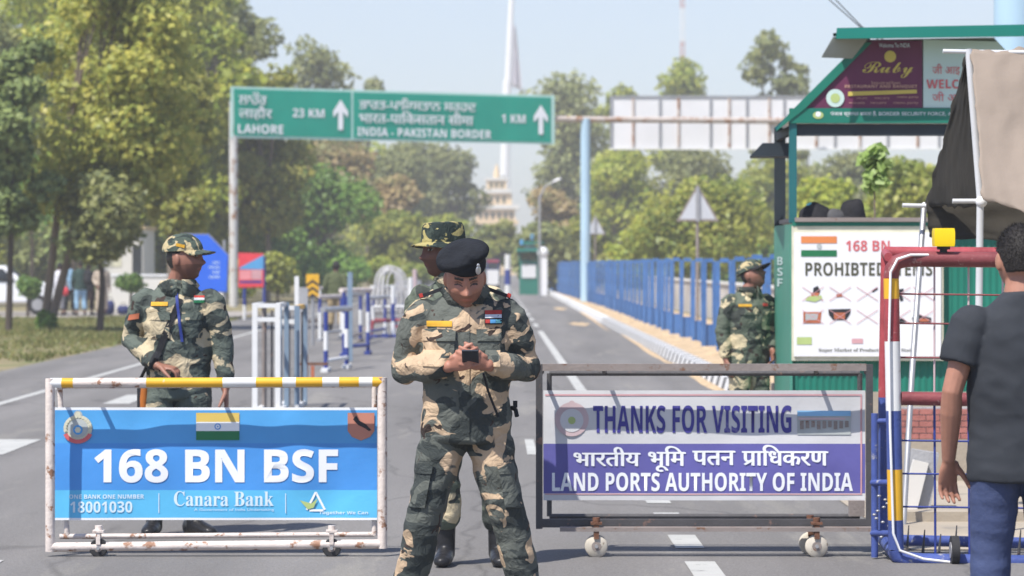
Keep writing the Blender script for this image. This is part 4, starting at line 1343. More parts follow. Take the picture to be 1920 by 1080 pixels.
def person(name, label, loc, rotz, P):
    t = thing(name, label, 'person', loc, R(rotz), P.get('group'))
    k = P.get('scale', 1.0)
    t.scale = (k, k, k)
    g = lambda key, dv: P.get(key, dv)
    vx = g('voxel', .005)
    W = g('width', 1.0)
    hipc = Vector(g('pelvis', (0, 0, .92)))
    lean = Vector(g('lean', (0, 0)) + (0,))               # offset of the shoulders over the pelvis
    twist = R(g('twist', 0))
    HM = head_matrix(Vector(g('head', (0, -.01, 1.590))) , g('yaw', 0), g('pitch', 0), g('roll', 0))
    sh = {s: Vector(g('sh', {}).get(s, (s*.185*W + lean.x, .01 + lean.y, 1.375))) for s in (-1, 1)}
    el = {s: Vector(g('el', {}).get(s, (s*.235*W + lean.x, .04, 1.12))) for s in (-1, 1)}
    wr = {s: Vector(g('wr', {}).get(s, (s*.245*W + lean.x, -.03, .87))) for s in (-1, 1)}
    kn = {s: Vector(g('kn', {}).get(s, (s*.11, -.02, .49))) for s in (-1, 1)}
    an = {s: Vector(g('an', {}).get(s, (s*.13, .02, .09))) for s in (-1, 1)}
    hp = {s: hipc + Vector((s*.088, 0, -.02)) for s in (-1, 1)}
    neck = Vector((lean.x, .012 + lean.y, 1.46))
    skin = g('skin', (.25, .115, .075))
    # --- the body: one continuous skin
    body = MB()
    def torso(mb, rows, pad=0.0):
        rings = []
        for (z, rx_, ry_, oy) in rows:
            f = min(1, max(0, (z - .9)/.5))
            a = twist*f
            c = Vector((hipc.x*(1-f) + lean.x*f, hipc.y*(1-f) + lean.y*f + oy, z))
            rings.append((c, Vector((math.cos(a), math.sin(a), 0))*(rx_*W + pad), Vector((-math.sin(a), math.cos(a), 0))*(ry_*W + pad)))
        mb.loft(rings, 28)
    torso(body, [(.80, .12, .09, 0), (.90, .15, .105, 0), (1.02, .135, .095, 0), (1.18, .15, .10, 0), (1.32, .16, .10, 0), (1.41, .13, .08, .005), (1.455, .075, .065, .01), (1.47, .06, .06, .01)])
    hc = HM @ Vector((0, .012, -.06))
    body.tube([neck + Vector((0, .004, -.05)), neck + (hc - neck)*.25, neck + (hc - neck)*.6, hc], [.074, .066, .062, .060], 16)
    add_head(body, HM, jaw=g('jaw', .30))
    for s in (-1, 1):
        body.tube([sh[s], sh[s].lerp(el[s], .35), el[s], el[s].lerp(wr[s], .3), wr[s]], [.050, .048, .039, .042, .027], 12, ball=True)
        H = g('hand', {}).get(s, {})
        d = H.get('d', (wr[s] - el[s]).normalized()); n = H.get('n', (-s, .0, 0))
        add_hand(body, wr[s] + Vector(d).normalized()*.018, d, n, H.get('curl', (.35, .45, .35)), H.get('k', 1.0), H.get('spread', .08), H.get('thumb', (.75, .6, .35)), H.get('tside', s))
        body.tube([hp[s], hp[s].lerp(kn[s], .5), kn[s], kn[s].lerp(an[s], .3), an[s]], [.075, .065, .050, .048, .036], 12, ball=True)
        fd = Vector(g('foot', {}).get(s, (s*.25, -1, 0))).normalized()
        body.tube([an[s] + Vector((0, 0, -.02)) - fd*.03, an[s] + fd*.05 + Vector((0, 0, -.045)), an[s] + fd*.15 + Vector((0, 0, -.06))], [.036, .032, .022], 10, ball=True)
    HMi = HM.inverted()
    A3 = np.array(HMi.to_3x3()); b3 = np.array(HMi.translation)
    hair = np.array(g('hair', (.012, .010, .010)))
    stub_shade, bald, mou = g('stubble_shade', .0), g('bald', False), g('moustache', False)  # lower-face darkening: stubble, and painted shade on the phone soldier
    def paint(co):
        q = co @ A3.T + b3
        x, y, z = np.abs(q[:, 0]), q[:, 1], q[:, 2]
        col = np.tile(np.array(skin), (len(co), 1))
        isface = (np.abs(z) < .13) & (x < .1) & (np.abs(y) < .14)
        f = isface & (y < -.035)
        col[f & (z < -.028) & (z > -.11)] *= (1 - stub_shade)
        col[isface & (y > -.035) & (y < .03) & (z < -.03)] *= (1 - stub_shade*.7)
        lips = f & (x < .025) & (np.abs(z + .054) < .0085*(1 - (x/.03)**2)) & (y < -.07)
        col[lips] = np.array(skin)*np.array((.92, .72, .76))
        if mou: col[f & (x < .030) & (z < -.036) & (z > -.046) & (y < -.07)] = hair*1.5
        brow = f & (x > .012) & (x < .046) & (np.abs(z - .0385 + (x - .03)**2*8) < .0055)
        col[brow] = hair*1.6
        eye = f & (((x - .031)/.0135)**2 + ((z - .016)/.0062)**2 < 1)
        col[eye] = np.array(skin)*.62 if g('down', False) else (.30, .28, .26)
        if not g('down', False): col[f & (((x - .031)/.0060)**2 + ((z - .016)/.0062)**2 < 1)] = (.015, .012, .01)
        else: col[f & (np.abs(z - .0115 + (x - .031)**2*12) < .0026) & (np.abs(x - .031) < .016)] = (.02, .014, .012)
        col[f & (np.abs(z - .0235 + (x - .031)**2*22) < .0022) & (np.abs(x - .031) < .015)] *= .35
        hr = isface & (((z > .070) & (y < -.03)) | ((y >= -.03) & (z > .02 + np.clip(-y, 0, .03)*1.2) & ~((x > .066) & (z < .03) & (np.abs(y - .005) < .03))) | ((y > .035) & (z > -.045)))
        if not bald: col[hr] = hair
        return col
    bd_ = fuse('body', body, vx, M['skin'], t, smooth=3, paint=paint, factor=.45)
    if not bald:
        hb = MB()
        if g('hairdo', False):
            nu, nv = 48, 22
            b = len(hb.v)
            for j in range(nv + 1):
                for i in range(nu):
                    a_ = 2*math.pi*i/nu
                    fy = -math.sin(a_)
                    lowz = -.055 if fy < -.2 else (.005 if fy < .35 else .066)
                    lowz = -.040 + .072*max(0, min(1, (fy + .62)/.35)) + .034*max(0, min(1, (fy - .2)/.4))
                    z = lowz + (.124 - lowz)*(j/nv)
                    rr = math.sqrt(max(0, 1 - (z/.125)**2))
                    th = 1.07 + .012*noise.noise((math.cos(a_)*3, math.sin(a_)*3, z*40))
                    hb.v.append(HM @ Vector((.078*rr*th*math.cos(a_), .098*rr*th*math.sin(a_), z)))
            for j in range(nv):
                for i in range(nu): hb.face([b+j*nu+i, b+j*nu+(i+1) % nu, b+(j+1)*nu+(i+1) % nu, b+(j+1)*nu+i])
            hb.face([b+k_ for k_ in reversed(range(nu))]); 
            if vx < .006:                                # short strands standing off the scalp
                rs = random.Random(3)
                vv = list(hb.v)
                for _ in range(9000):
                    q = rs.randrange(nu*3, len(vv))
                    p = vv[q] + Vector((rs.gauss(0, .004), rs.gauss(0, .004), rs.gauss(0, .004)))
                    o_n = (p - HM.translation).normalized()
                    dd = (o_n*.7 + Vector((rs.gauss(0, .35), rs.gauss(0, .35), rs.gauss(-.55, .3)))).normalized()
                    sd_ = dd.cross(o_n + Vector((.01, .02, .03))).normalized()*.0011
                    L_ = rs.uniform(.008, .016)
                    b = len(hb.v)
                    p = p - o_n*.003
                    hb.v += [p - sd_, p + sd_, p + dd*L_]
                    hb.face([b, b+1, b+2])
            hb.build('hair', M['hair'], t, local=True)
    # --- trousers
    tr = MB()
    wd = g('legw', 1.0)
    torso(tr, [(.78, .155, .115, 0), (.86, .178, .125, 0), (.95, .168, .12, 0), (1.02, .158, .115, 0)])
    cuff = g('cuff', .055)
    for s in (-1, 1):
        e_ = an[s] + Vector((0, 0, g('hem_up', .10)))
        tr.tube([hp[s] + Vector((0, 0, -.0)), hp[s].lerp(kn[s], .3), hp[s].lerp(kn[s], .75), kn[s], kn[s].lerp(e_, .4), kn[s].lerp(e_, .85), e_],
                [.105*wd, .106*wd, .090*wd, .082*wd, .082*wd, .078*wd, cuff*wd], 18)
    tro = fuse('trousers', tr, g('cvox', .009), P['trousers'], t, smooth=5, wrinkle=g('wrinkle', .010), wscale=8, seed=g('seed', 1)*3.7)
    # --- shirt or jacket
    jk = MB()
    hem = g('hem', .80)
    bl = g('belly', 0)
    torso(jk, [(hem, .200, .138, 0), (hem + .03, .204, .142, -.2*bl), (.98, .196, .142, -.6*bl), (1.10, .200, .146, -.5*bl), (1.22, .208, .146, -.012), (1.32, .200, .135, -.006), (1.375, .176, .114, .0), (1.415, .138, .094, .005), (1.445, .104, .083, .010), (1.468, .082, .076, .012), (1.478, .072, .070, .012)])
    sl_ = g('sleeve', 1.0)
    sw = g('slw', 1.0)
    for s in (-1, 1):
        if sl_ >= 1:
            e2 = wr[s] - (wr[s] - el[s]).normalized()*.012
            jk.tube([sh[s] + Vector((-s*.03, 0, -.01)), sh[s].lerp(el[s], .12), sh[s].lerp(el[s], .5), el[s], el[s].lerp(e2, .4), el[s].lerp(e2, .85), e2],
                    [.075*sw, .080*sw, .076*sw, .066*sw, .060*sw, .050*sw, .042*sw], 16, ball=False)
            jk.ell(el[s], (.064*sw,)*3)
        else:
            jk.tube([sh[s] + Vector((-s*.03, 0, -.01)), sh[s].lerp(el[s], .12), sh[s].lerp(el[s], sl_*.6), sh[s].lerp(el[s], sl_)], [.076*sw, .080*sw, .078*sw, .076*sw], 18)
        jk.ell(sh[s] + Vector((-s*.006, 0, -.012)), (.071*sw, .075*sw, .066*sw))
    jko = fuse(g('topname', 'jacket'), jk, g('cvox', .009), P['top'], t, smooth=5, wrinkle=g('wrinkle', .010), wscale=8.5, seed=g('seed', 1)*1.9)
    # --- footwear
    for s in (-1, 1):
        bt_ = MB()
        a, fd = an[s], Vector(g('foot', {}).get(s, (s*.25, -1, 0))).normalized()
        sd = Vector((-fd.y, fd.x, 0))
        up_ = Vector((0, 0, 1))
        g0 = Vector((a.x, a.y, 0))
        bt_.loft([(g0 + fd*q + up_*zc, sd*hw, up_*zh) for q, zc, hw, zh in ((-.085, .045, .022, .03), (-.07, .05, .036, .045), (-.01, .055, .042, .055), (.06, .048, .046, .045), (.12, .040, .050, .036), (.17, .034, .042, .028), (.195, .03, .02, .016))], 16)
        if g('boots', True):
            bt_.tube([g0 + up_*.05, a + up_*.06, a + up_*g('shaft', .17)], [.048, .050, .056], 16)
        fuse('boot' if g('boots', True) else 'shoe', bt_, .008, P.get('shoe_mat', M['boot']), t, smooth=2)
    return t, HM, bd_, jko, tro

def surf(t, ob, name, pts, m, dirn=(0, 1, 0), lift=.004, thick=.006, n=6, start=.6):
    """Cloth patch: a quad of (x, z) points projected along dirn on to ob's surface (object space)."""
    me = ob.data
    bv = BVHTree.FromPolygons([v.co for v in me.vertices], [tuple(p.vertices) for p in me.polygons])
    dv = Vector(dirn).normalized()
    side = Vector((dv.y, -dv.x, 0)).normalized()
    o = MB()
    (a, b, c, d) = pts
    outs = []
    for j in range(n + 1):
        for i in range(n + 1):
            u, v = i/n, j/n
            x = (a[0]*(1-u) + b[0]*u)*(1-v) + (d[0]*(1-u) + c[0]*u)*v
            z = (a[1]*(1-u) + b[1]*u)*(1-v) + (d[1]*(1-u) + c[1]*u)*v
            p0 = side*x + Vector((0, 0, z)) - dv*start
            h = bv.ray_cast(p0, dv)
            p = h[0] if h[0] is not None else bv.find_nearest(p0 + dv*start)[0]
            o.v.append(p - dv*lift)
    N = (n+1)**2
    o.v += [v + dv*thick for v in o.v[:N]]
    for j in range(n):
        for i in range(n):
            q = j*(n+1)+i
            o.face([q, q+1, q+n+2, q+n+1]); o.face([N+q, N+q+n+1, N+q+n+2, N+q+1])
    ed = [i for i in range(n)] + [n + (n+1)*j for j in range(n)] + [N-1-i for i in range(n)] + [(n+1)*(n-j) for j in range(n)]
    for i in range(len(ed)):
        p, q = ed[i], ed[(i+1) % len(ed)]
        o.face([q, p, N+p, N+q])
    return o.build(name, m, t, local=True)
def rectp(x0, x1, z0, z1): return [(x0, z0), (x1, z0), (x1, z1), (x0, z1)]
def collar(t, HM, m, neck, r=.078, yaw=0, h=.045):
    for s in (-1, 1):
        o = MB()
        n = 10
        for j in range(3):
            for i in range(n + 1):
                a = R(-90 + s*(8 + 165*i/n)) + R(yaw)
                rr = r + (.002, .010, .030)[j]
                o.v.append(Vector(neck) + Vector((rr*math.cos(a), rr*math.sin(a), (.002, h, h*.25 - (.035 if i < 3 else .0))[j] - .02*(math.sin(a - R(yaw)) < -.5)*(j == 2))))
        for j in range(2):
            for i in range(n):
                q = j*(n+1)+i
                o.face([q, q+1, q+n+2, q+n+1])
        ob = o.build('collar', m, t, local=True)
        sd = ob.modifiers.new("t", 'SOLIDIFY'); sd.thickness = .006
def cap(t, HM, m, mb_, brim_len=.075):
    o = MB()
    rings = []
    for j in range(9):
        q = j/8
        z = .042 + .092*math.sin(q*math.pi/2)
        rr = 1.10*math.cos(q*math.pi/2*.93)
        rings.append((HM @ Vector((0, .006, z)), HM.to_3x3() @ Vector((.080*rr, 0, 0)), HM.to_3x3() @ Vector((0, .102*rr, 0))))
    o.loft(rings, 32)
    c_ = o.build('cap', m, t, local=True)
    o = MB()
    n = 16
    for d in (0, 1):
        for (k_, ex) in ((0, 0), (1, brim_len)):
            for i in range(n + 1):
                a = R(-160 + 140*i/n)
                w_ = max(0, math.sin(-a))**.6
                p = Vector((.086*math.cos(a), .006 + .108*math.sin(a) - ex*w_, .046 - .012*k_*w_ - .020*abs(math.cos(a))**2*k_ - d*.005))
                o.v.append(HM @ p)
    for d in (0, 1):
        for i in range(n):
            q = d*2*(n+1) + i
            f_ = [q, q+1, q+n+2, q+n+1]
            o.face(f_ if d else f_[::-1])
    for i in range(n):
        q = n+1+i; r_ = 3*(n+1)+i
        o.face([q, q+1, r_+1, r_])
    o.build('brim', mb_, c_, local=True)
    return c_
skin_m = attr_mat('skin', .55); M['skin'] = skin_m
M['hair'] = mat('hair', (.018, .015, .014), .6, .25, 90, .25, 160)
M['boot'] = mat('black_leather', (.018, .018, .02), .35, .3, 14, .2, 40)
M['beret'] = mat('beret_wool', (.017, .019, .024), .95, .25, 12, .35, 60, spec=.15)
M['badge'] = mat('silver_badge', (.55, .56, .58), .3, .1, 30, metal=.8)
M['tape_yellow'] = mat('name_tape', (.55, .30, .03), .8, .1, 30)
M['rank_black'] = mat('epaulette_black', (.02, .022, .028), .8, .2, 30)
M['red_cloth'] = mat('red_cloth', (.45, .05, .04), .8, .15, 20)
M['strap'] = mat('black_webbing', (.015, .016, .02), .8, .2, 30)
GREEN, DARK, TAN = (.104, .113, .100), (.045, .053, .051), (.49, .36, .24)
cA = camo('camouflage', GREEN, DARK, TAN, 0.0)
cB = camo('camouflage_faded', (.100, .120, .102), (.048, .058, .054), (.50, .42, .28), 4.3)
cC = camo('camouflage_pale', (.108, .128, .098), (.048, .055, .05), (.55, .46, .30), 9.1)
cCap = camo('camouflage_hat', (.070, .092, .075), (.03, .042, .04), (.46, .38, .22), 12.6, 9)
cHat = camo('camouflage_bush_hat', (.022, .032, .03), (.045, .06, .05), (.36, .31, .13), 15.6, 9)

# --- soldier with the phone
YS = 14.3
px_ = gx(872, YS)
t, HM, bd_, jk, tro = person('person', 'soldier in camouflage and black beret standing between the banner gates, head bowed over a phone', (px_, YS, 0), 0, dict(
    width=1.0, belly=.035, jaw=.17, down=True, voxel=.0042, cvox=.0075, wrinkle=.011, seed=1, legw=.98, hem=.785, slw=1.05,
    pelvis=(.005, .0, .86), head=(.0, -.078, 1.515), yaw=4, pitch=24, roll=-2, skin=(.37, .165, .112), stubble_shade=.30,  # jaw darkening is painted shade on a clean-shaven face
    sh={-1: (-.188, .0, 1.365), 1: (.190, .0, 1.365)},
    el={-1: (-.268, .02, 1.115), 1: (.272, .02, 1.115)},
    wr={-1: (-.066, -.245, 1.130), 1: (.105, -.245, 1.135)},
    hand={-1: dict(d=(.62, -.42, .22), n=(.55, .75, .25), curl=(.55, .75, .5), thumb=(.7, .35, .55), spread=.10, tside=-1),
          1: dict(d=(-.66, -.40, .22), n=(-.55, .75, .25), curl=(.55, .75, .5), thumb=(.7, .35, .55), spread=.10, tside=1)},
    kn={-1: (-.175, -.03, .47), 1: (.190, -.03, .47)}, an={-1: (-.245, .03, .09), 1: (.265, .03, .09)},
    trousers=cA, top=cA, hem_up=.06, cuff=.075))
# beret
o_ = MB()
Rm = HM.to_3x3()
bt1 = Rm @ Matrix.Rotation(R(-16), 3, 'Y')
o_.ell(HM @ Vector((-.012, .008, .100)), (.108, .116, .050), bt1, 24, 14)
o_.ell(HM @ Vector((-.045, .010, .092)), (.076, .098, .038), Rm @ Matrix.Rotation(R(-28), 3, 'Y'), 24, 12)
o_.ell(HM @ Vector((.030, -.012, .125)), (.070, .090, .036), Rm @ Matrix.Rotation(R(-6), 3, 'Y'), 24, 12)
o_.loft([(HM @ Vector((0, .002, z)), Rm @ Vector((rx_, 0, -rx_*.06)), Rm @ Vector((0, ry_, 0))) for z, rx_, ry_ in ((.050, .079, .103), (.056, .085, .109), (.080, .086, .110), (.100, .080, .100))], 32)
br_ = fuse('beret', o_, .0055, M['beret'], t, smooth=6, wrinkle=.003, wscale=14, seed=3)
o_ = MB(); o_.ell(HM @ Vector((.048, -.106, .082)), (.012, .006, .019), Rm @ Matrix.Rotation(R(24), 3, 'Z'), 12, 8); o_.ell(HM @ Vector((.048, -.107, .104)), (.007, .004, .008), Rm, 8, 6); o_.build('badge', M['badge'], br_, local=True)
collar(t, HM, cA, (0, -.002, 1.445), .084)
surf(t, jk, 'name_tape', rectp(-.170, -.056, 1.303, 1.328), M['tape_yellow'], lift=.006)
for (x0, x1) in ((-.185, -.045), (.058, .158)):
    surf(t, jk, 'pocket', rectp(x0, x1, 1.13, 1.27), cA, lift=.010, thick=.012)
    surf(t, jk, 'pocket_flap', [(x0 - .004, 1.240), (x1 + .004, 1.240), (x1 + .006, 1.292), (x0 - .006, 1.292)], cA, lift=.017, thick=.008)
    o_ = MB()
pl = surf(t, jk, 'placket', rectp(-.022, .022, .80, 1.40), cA, lift=.006, thick=.006, n=14)
rb = surf(t, jk, 'ribbon_bar', rectp(.088, .166, 1.312, 1.375), M['rank_black'], lift=.007)
surf(t, jk, 'flag_patch', rectp(.090, .164, 1.357, 1.375), M['red_cloth'], lift=.0085, thick=.004)
surf(t, jk, 'flag_patch', rectp(.090, .164, 1.341, 1.3565), M['cloth_white'], lift=.0085, thick=.004)
surf(t, jk, 'medal_strip', rectp(.092, .112, 1.318, 1.334), M['red_cloth'], lift=.0085, thick=.004)
surf(t, jk, 'medal_strip', rectp(.113, .138, 1.318, 1.334), M['sign_sky'], lift=.0085, thick=.004)
surf(t, jk, 'medal_strip', rectp(.139, .163, 1.318, 1.334), M['aqua'], lift=.0085, thick=.004)
for s in (-1, 1):
    o_ = MB(); Mx = Matrix.Rotation(R(20*s), 3, 'Y')
    o_.box((s*.150, .0, 1.452), (.115, .052, .016), Mx); ep = o_.build('epaulette', M['rank_black'], t, local=True)
    o_ = MB(); o_.box((s*.196, -.002, 1.440), (.016, .056, .018), Mx); o_.build('rank_slide', M['red_cloth'], ep, local=True)
for s, x0 in ((-1, -.262), (1, .165)):
    surf(t, tro, 'cargo_pocket', [(x0 + .015*s, .50), (x0 + .100 + .015*s, .50), (x0 + .100 - .015*s, .665), (x0 - .015*s, .665)], cA, lift=.016, thick=.02)
    surf(t, tro, 'cargo_flap', [(x0 - .012*s, .650), (x0 + .103 - .012*s, .650), (x0 + .101 - .022*s, .70), (x0 - .002 - .022*s, .70)], cA, lift=.022, thick=.01)
# lanyard from the hands to the waist
o_ = MB(); o_.tube([(.085, -.300, 1.10), (.105, -.22, 1.02), (.135, -.185, .94), (.150, -.178, .905)], .006, 6); o_.build('lanyard', M['strap'], t, local=True)
o_ = MB(); o_.tube([(.205, -.02, .94), (.226, -.03, .93), (.232, -.04, .90)], .010, 6); o_.box((.224, -.03, .955), (.02, .03, .03)); o_.build('radio_clip', M['strap'], t, local=True)
# the phone in the hands
ph_ = thing('phone', 'dark phone held in both hands by the soldier in the black beret', 'phone', (px_ + .028, YS - .335, 1.172))
Mx = Matrix.Rotation(R(-28), 3, 'X')
o_ = MB(); o_.box((0, 0, 0), (.074, .140, .009), Mx); pb_ = o_.build('case', mat('phone_case', (.03, .035, .05), .35, .1, 20), ph_, local=True)
o_ = MB(); o_.box(Mx @ Vector((0, 0, .0052)), (.066, .130, .001), Mx); o_.build('screen', M['dark_glass'], ph_, local=True)
o_ = MB(); o_.box(Mx @ Vector((-.02, .045, -.0055)), (.02, .03, .002), Mx); o_.build('camera_bump', M['dark_glass'], ph_, local=True)
for ob in (pb_,):
    bv_ = ob.modifiers.new("b", 'BEVEL'); bv_.width = .003; bv_.segments = 2

# --- soldier at the left behind the blue banner
YA_ = 18.6
t, HM, bd_, jk, tro = person('person', 'soldier in camouflage cap looking aside behind the pale blue banner gate, weapon slung', (gx(334, YA_), YA_, 0), 0, dict(
    width=.95, voxel=.0046, cvox=.008, wrinkle=.010, seed=5, legw=.98, hem=.79, twist=14,
    head=(.035, -.015, 1.592), yaw=72, pitch=-2, skin=(.27, .122, .082), stubble_shade=.42, scale=1.01,
    sh={-1: (-.190, .02, 1.37), 1: (.185, -.01, 1.37)},
    el={-1: (-.275, .07, 1.13), 1: (.255, .0, 1.11)}, wr={-1: (-.105, -.16, .985), 1: (.275, -.04, .855)},
    hand={-1: dict(d=(.85, -.25, -.15), n=(.1, .1, -1), curl=(.5, .7, .5), tside=1)},
    kn={-1: (-.12, -.02, .49), 1: (.09, -.02, .49)}, an={-1: (-.14, .02, .09), 1: (.09, .02, .09)}, foot={-1: (-.1, -1, 0), 1: (.7, -.8, 0)},
    trousers=cB, top=cB))
c_ = cap(t, HM, cCap, cCap)
Rm = HM.to_3x3()
o_ = MB(); o_.box(HM @ Vector((-.084, -.02, .070)), (.006, .050, .016), Rm @ Matrix.Rotation(R(14), 3, 'X')); o_.build('name_patch', M['tape_yellow'], c_, local=True)
collar(t, HM, cB, (0, .0, 1.425), .090, yaw=10)
surf(t, jk, 'name_tape', rectp(-.145, -.045, 1.325, 1.348), M['tape_yellow'], lift=.006)
for (x0, x1) in ((-.150, -.035), (.060, .150)):
    surf(t, jk, 'pocket', rectp(x0, x1, 1.14, 1.27), cB, lift=.010, thick=.012)
    surf(t, jk, 'pocket_flap', rectp(x0 - .004, x1 + .004, 1.245, 1.29), cB, lift=.016, thick=.008)
surf(t, jk, 'flag_patch', rectp(.100, .160, 1.372, 1.384), M['red_cloth'], lift=.007)
surf(t, jk, 'flag_patch', rectp(.100, .160, 1.358, 1.3715), M['cloth_white'], lift=.007)
surf(t, jk, 'flag_patch', rectp(.100, .160, 1.342, 1.3575), M['flag_green'], lift=.007)
surf(t, jk, 'arm_badge', [(-.290, 1.240), (-.222, 1.250), (-.218, 1.282), (-.280, 1.272)], M['orange_red'], lift=.006)
surf(t, jk, 'sling', [(-.160, .97), (-.120, .955), (.040, 1.36), (.012, 1.372)], M['strap'], lift=.010, n=12)
surf(t, jk, 'lanyard', [(.030, 1.12), (.046, 1.12), (.010, 1.40), (-.006, 1.40)], M['navy_paint'], lift=.012, n=10)
wp = thing('slung_weapon', 'black slung weapon with an orange brown grip at the hip of the capped soldier', 'weapon', (gx(334, YA_) - .205, YA_ - .03, .62))
o_ = MB(); o_.tube([(-.01, .03, .30), (0, .0, .05), (.005, 0, -.06)], [.024, .030, .022], 10); o_.build('stock', M['strap'], wp, local=True)
o_ = MB(); o_.tube([(.018, -.03, .27), (.014, -.035, .18), (.010, -.035, .10)], [.020, .024, .018], 10); o_.build('grip', mat('orange_brown_grip', (.42, .13, .02), .5, .25, 12), wp, local=True)
o_ = MB(); o_.tube([(.005, 0, -.06), (.01, 0, -.34)], [.013, .011], 10); o_.build('barrel', M['dark_steel'], wp, local=True)
o_ = MB(); o_.tube([(-.01, .03, .30), (.03, -.08, .36), (.10, -.12, .40)], .010, 8); o_.build('strap', M['strap'], wp, local=True)

# --- soldier in the bush hat, hidden behind the one with the phone
YB_ = 16.75
t, HM, bd_, jk, tro = person('person', 'soldier in a patterned bush hat standing directly behind the black beret soldier, face turned aside', (gx(878, YB_), YB_, 0), 0, dict(
    voxel=.0055, cvox=.009, seed=9, hem=.80, lean=(-.065, 0), head=(-.128, -.01, 1.592), yaw=-62, pitch=2, skin=(.14, .06, .042), stubble_shade=.3, width=.97,
    kn={-1: (-.12, -.02, .49), 1: (.14, -.02, .49)}, an={-1: (-.115, .02, .09), 1: (.150, .02, .09)}, foot={-1: (-.1, -1, 0), 1: (.1, -1, 0)}, shaft=.23,
    el={-1: (-.265, .06, 1.12), 1: (.17, .06, 1.12)}, wr={-1: (-.17, .16, .95), 1: (.05, .18, .95)},
    trousers=cC, top=cC, scale=1.03))
Rm = HM.to_3x3()
o_ = MB()
o_.loft([(HM @ Vector((0, .004, z)), Rm @ Vector((a, 0, 0)), Rm @ Vector((0, b, 0))) for z, a, b in ((.048, .086, .108), (.080, .086, .106), (.120, .082, .100), (.138, .074, .090), (.143, .04, .05))], 28)
c_ = o_.build('bush_hat', cHat, t, local=True)
o_ = MB()
n = 40
for d in (0, 1):
    for q in (0, 1):
        for i in range(n):
            a = 2*math.pi*i/n
            r_ = .047*q
            o_.v.append(HM @ Vector(((.086 + r_)*math.cos(a), .004 + (.107 + r_)*math.sin(a), .050 - .018*q*(1 + .5*math.cos(2*a)) - .004*d)))
for d in (0, 1):
    for i in range(n):
        i2 = (i+1) % n; b = d*2*n
        f_ = [b+i, b+i2, b+n+i2, b+n+i]
        o_.face(f_[::-1] if d == 0 else f_)
for i in range(n): o_.face([n+i, n+(i+1) % n, 3*n+(i+1) % n, 3*n+i])
o_.build('brim', cHat, c_, local=True)
collar(t, HM, cC, (-.065, .0, 1.445), .084)

# --- soldier by the booth
YD = 26.4
t, HM, bd_, jk, tro = person('person', 'soldier in cap and camouflage leaning by the green booth near the blue fence', (gx(1404, YD), YD, 0), 24, dict(
    voxel=.006, cvox=.0095, seed=13, hem=.80, head=(.03, -.01, 1.588), yaw=36, pitch=-24, skin=(.26, .115, .08), stubble_shade=.2, width=.98,
    el={-1: (-.245, .03, 1.11), 1: (.24, .05, 1.12)}, wr={-1: (-.245, -.03, .85), 1: (.18, -.10, .93)}, scale=.935,
    trousers=cC, top=cC))
c_ = cap(t, HM, cCap, M['strap'], .08)
collar(t, HM, cC, (0, .0, 1.445), .084, yaw=12)
surf(t, jk, 'name_tape', rectp(-.150, -.045, 1.315, 1.338), M['tape_yellow'], lift=.006)
for (x0, x1) in ((-.150, -.035), (.050, .150)):
    surf(t, jk, 'pocket_flap', rectp(x0, x1, 1.245, 1.29), cC, lift=.014, thick=.008)
surf(t, jk, 'medal_strip', rectp(.075, .140, 1.32, 1.345), M['red_cloth'], lift=.007)

# --- man in the dark shirt, seen from behind
YE = 12.0
M['tshirt'] = mat('charcoal_tshirt', (.030, .034, .042), .85, .12, 6, .12, 12)
M['track'] = mat('blue_track_pants', (.048, .066, .145), .75, .12, 6, .25, 30)
t, HM, bd_, jk, tro = person('person', 'man in charcoal t-shirt and blue trousers, back turned, before the steel gate', (gx(1914, YE), YE, 0), 180, dict(
    voxel=.0045, cvox=.008, wrinkle=.0065, seed=21, hem=.765, sleeve=.62, topname='t_shirt', hairdo=True, width=.99, belly=.02,
    head=(0, -.015, 1.592), yaw=6, pitch=6, skin=(.36, .17, .115), boots=False, legw=.93, cuff=.085, hem_up=.0, slw=1.03,
    el={1: (.262, .03, 1.10), -1: (-.262, .03, 1.10)}, wr={1: (.262, -.06, .85), -1: (-.262, -.06, .85)},
    hand={1: dict(n=(-.3, .85, 0), curl=(.25, .4, .3)), -1: dict(n=(.3, .85, 0), curl=(.25, .4, .3))},
    trousers=M['track'], top=M['tshirt'], scale=1.0))
# --- far soldier walking on the road
YF = 73.0
M['olive'] = mat('olive_cloth', (.085, .10, .045), .85, .12, 6)
M['khaki'] = mat('khaki_cloth', (.30, .23, .13), .85, .12, 6)
t, HM, bd_, jk, tro = person('person', 'distant man in an olive shirt with his back turned among the striped barricades', (gx(630, YF), YF, 0), 172, dict(
    voxel=.010, cvox=.014, seed=25, hem=.82, skin=(.12, .05, .035), yaw=0, scale=.96, width=1.0, el={-1: (-.28, .08, 1.13), 1: (.25, .05, 1.12)}, wr={-1: (-.31, -.10, .97), 1: (.24, -.03, .87)},
    trousers=M['khaki'], top=M['olive'], topname='shirt', hairdo=True))
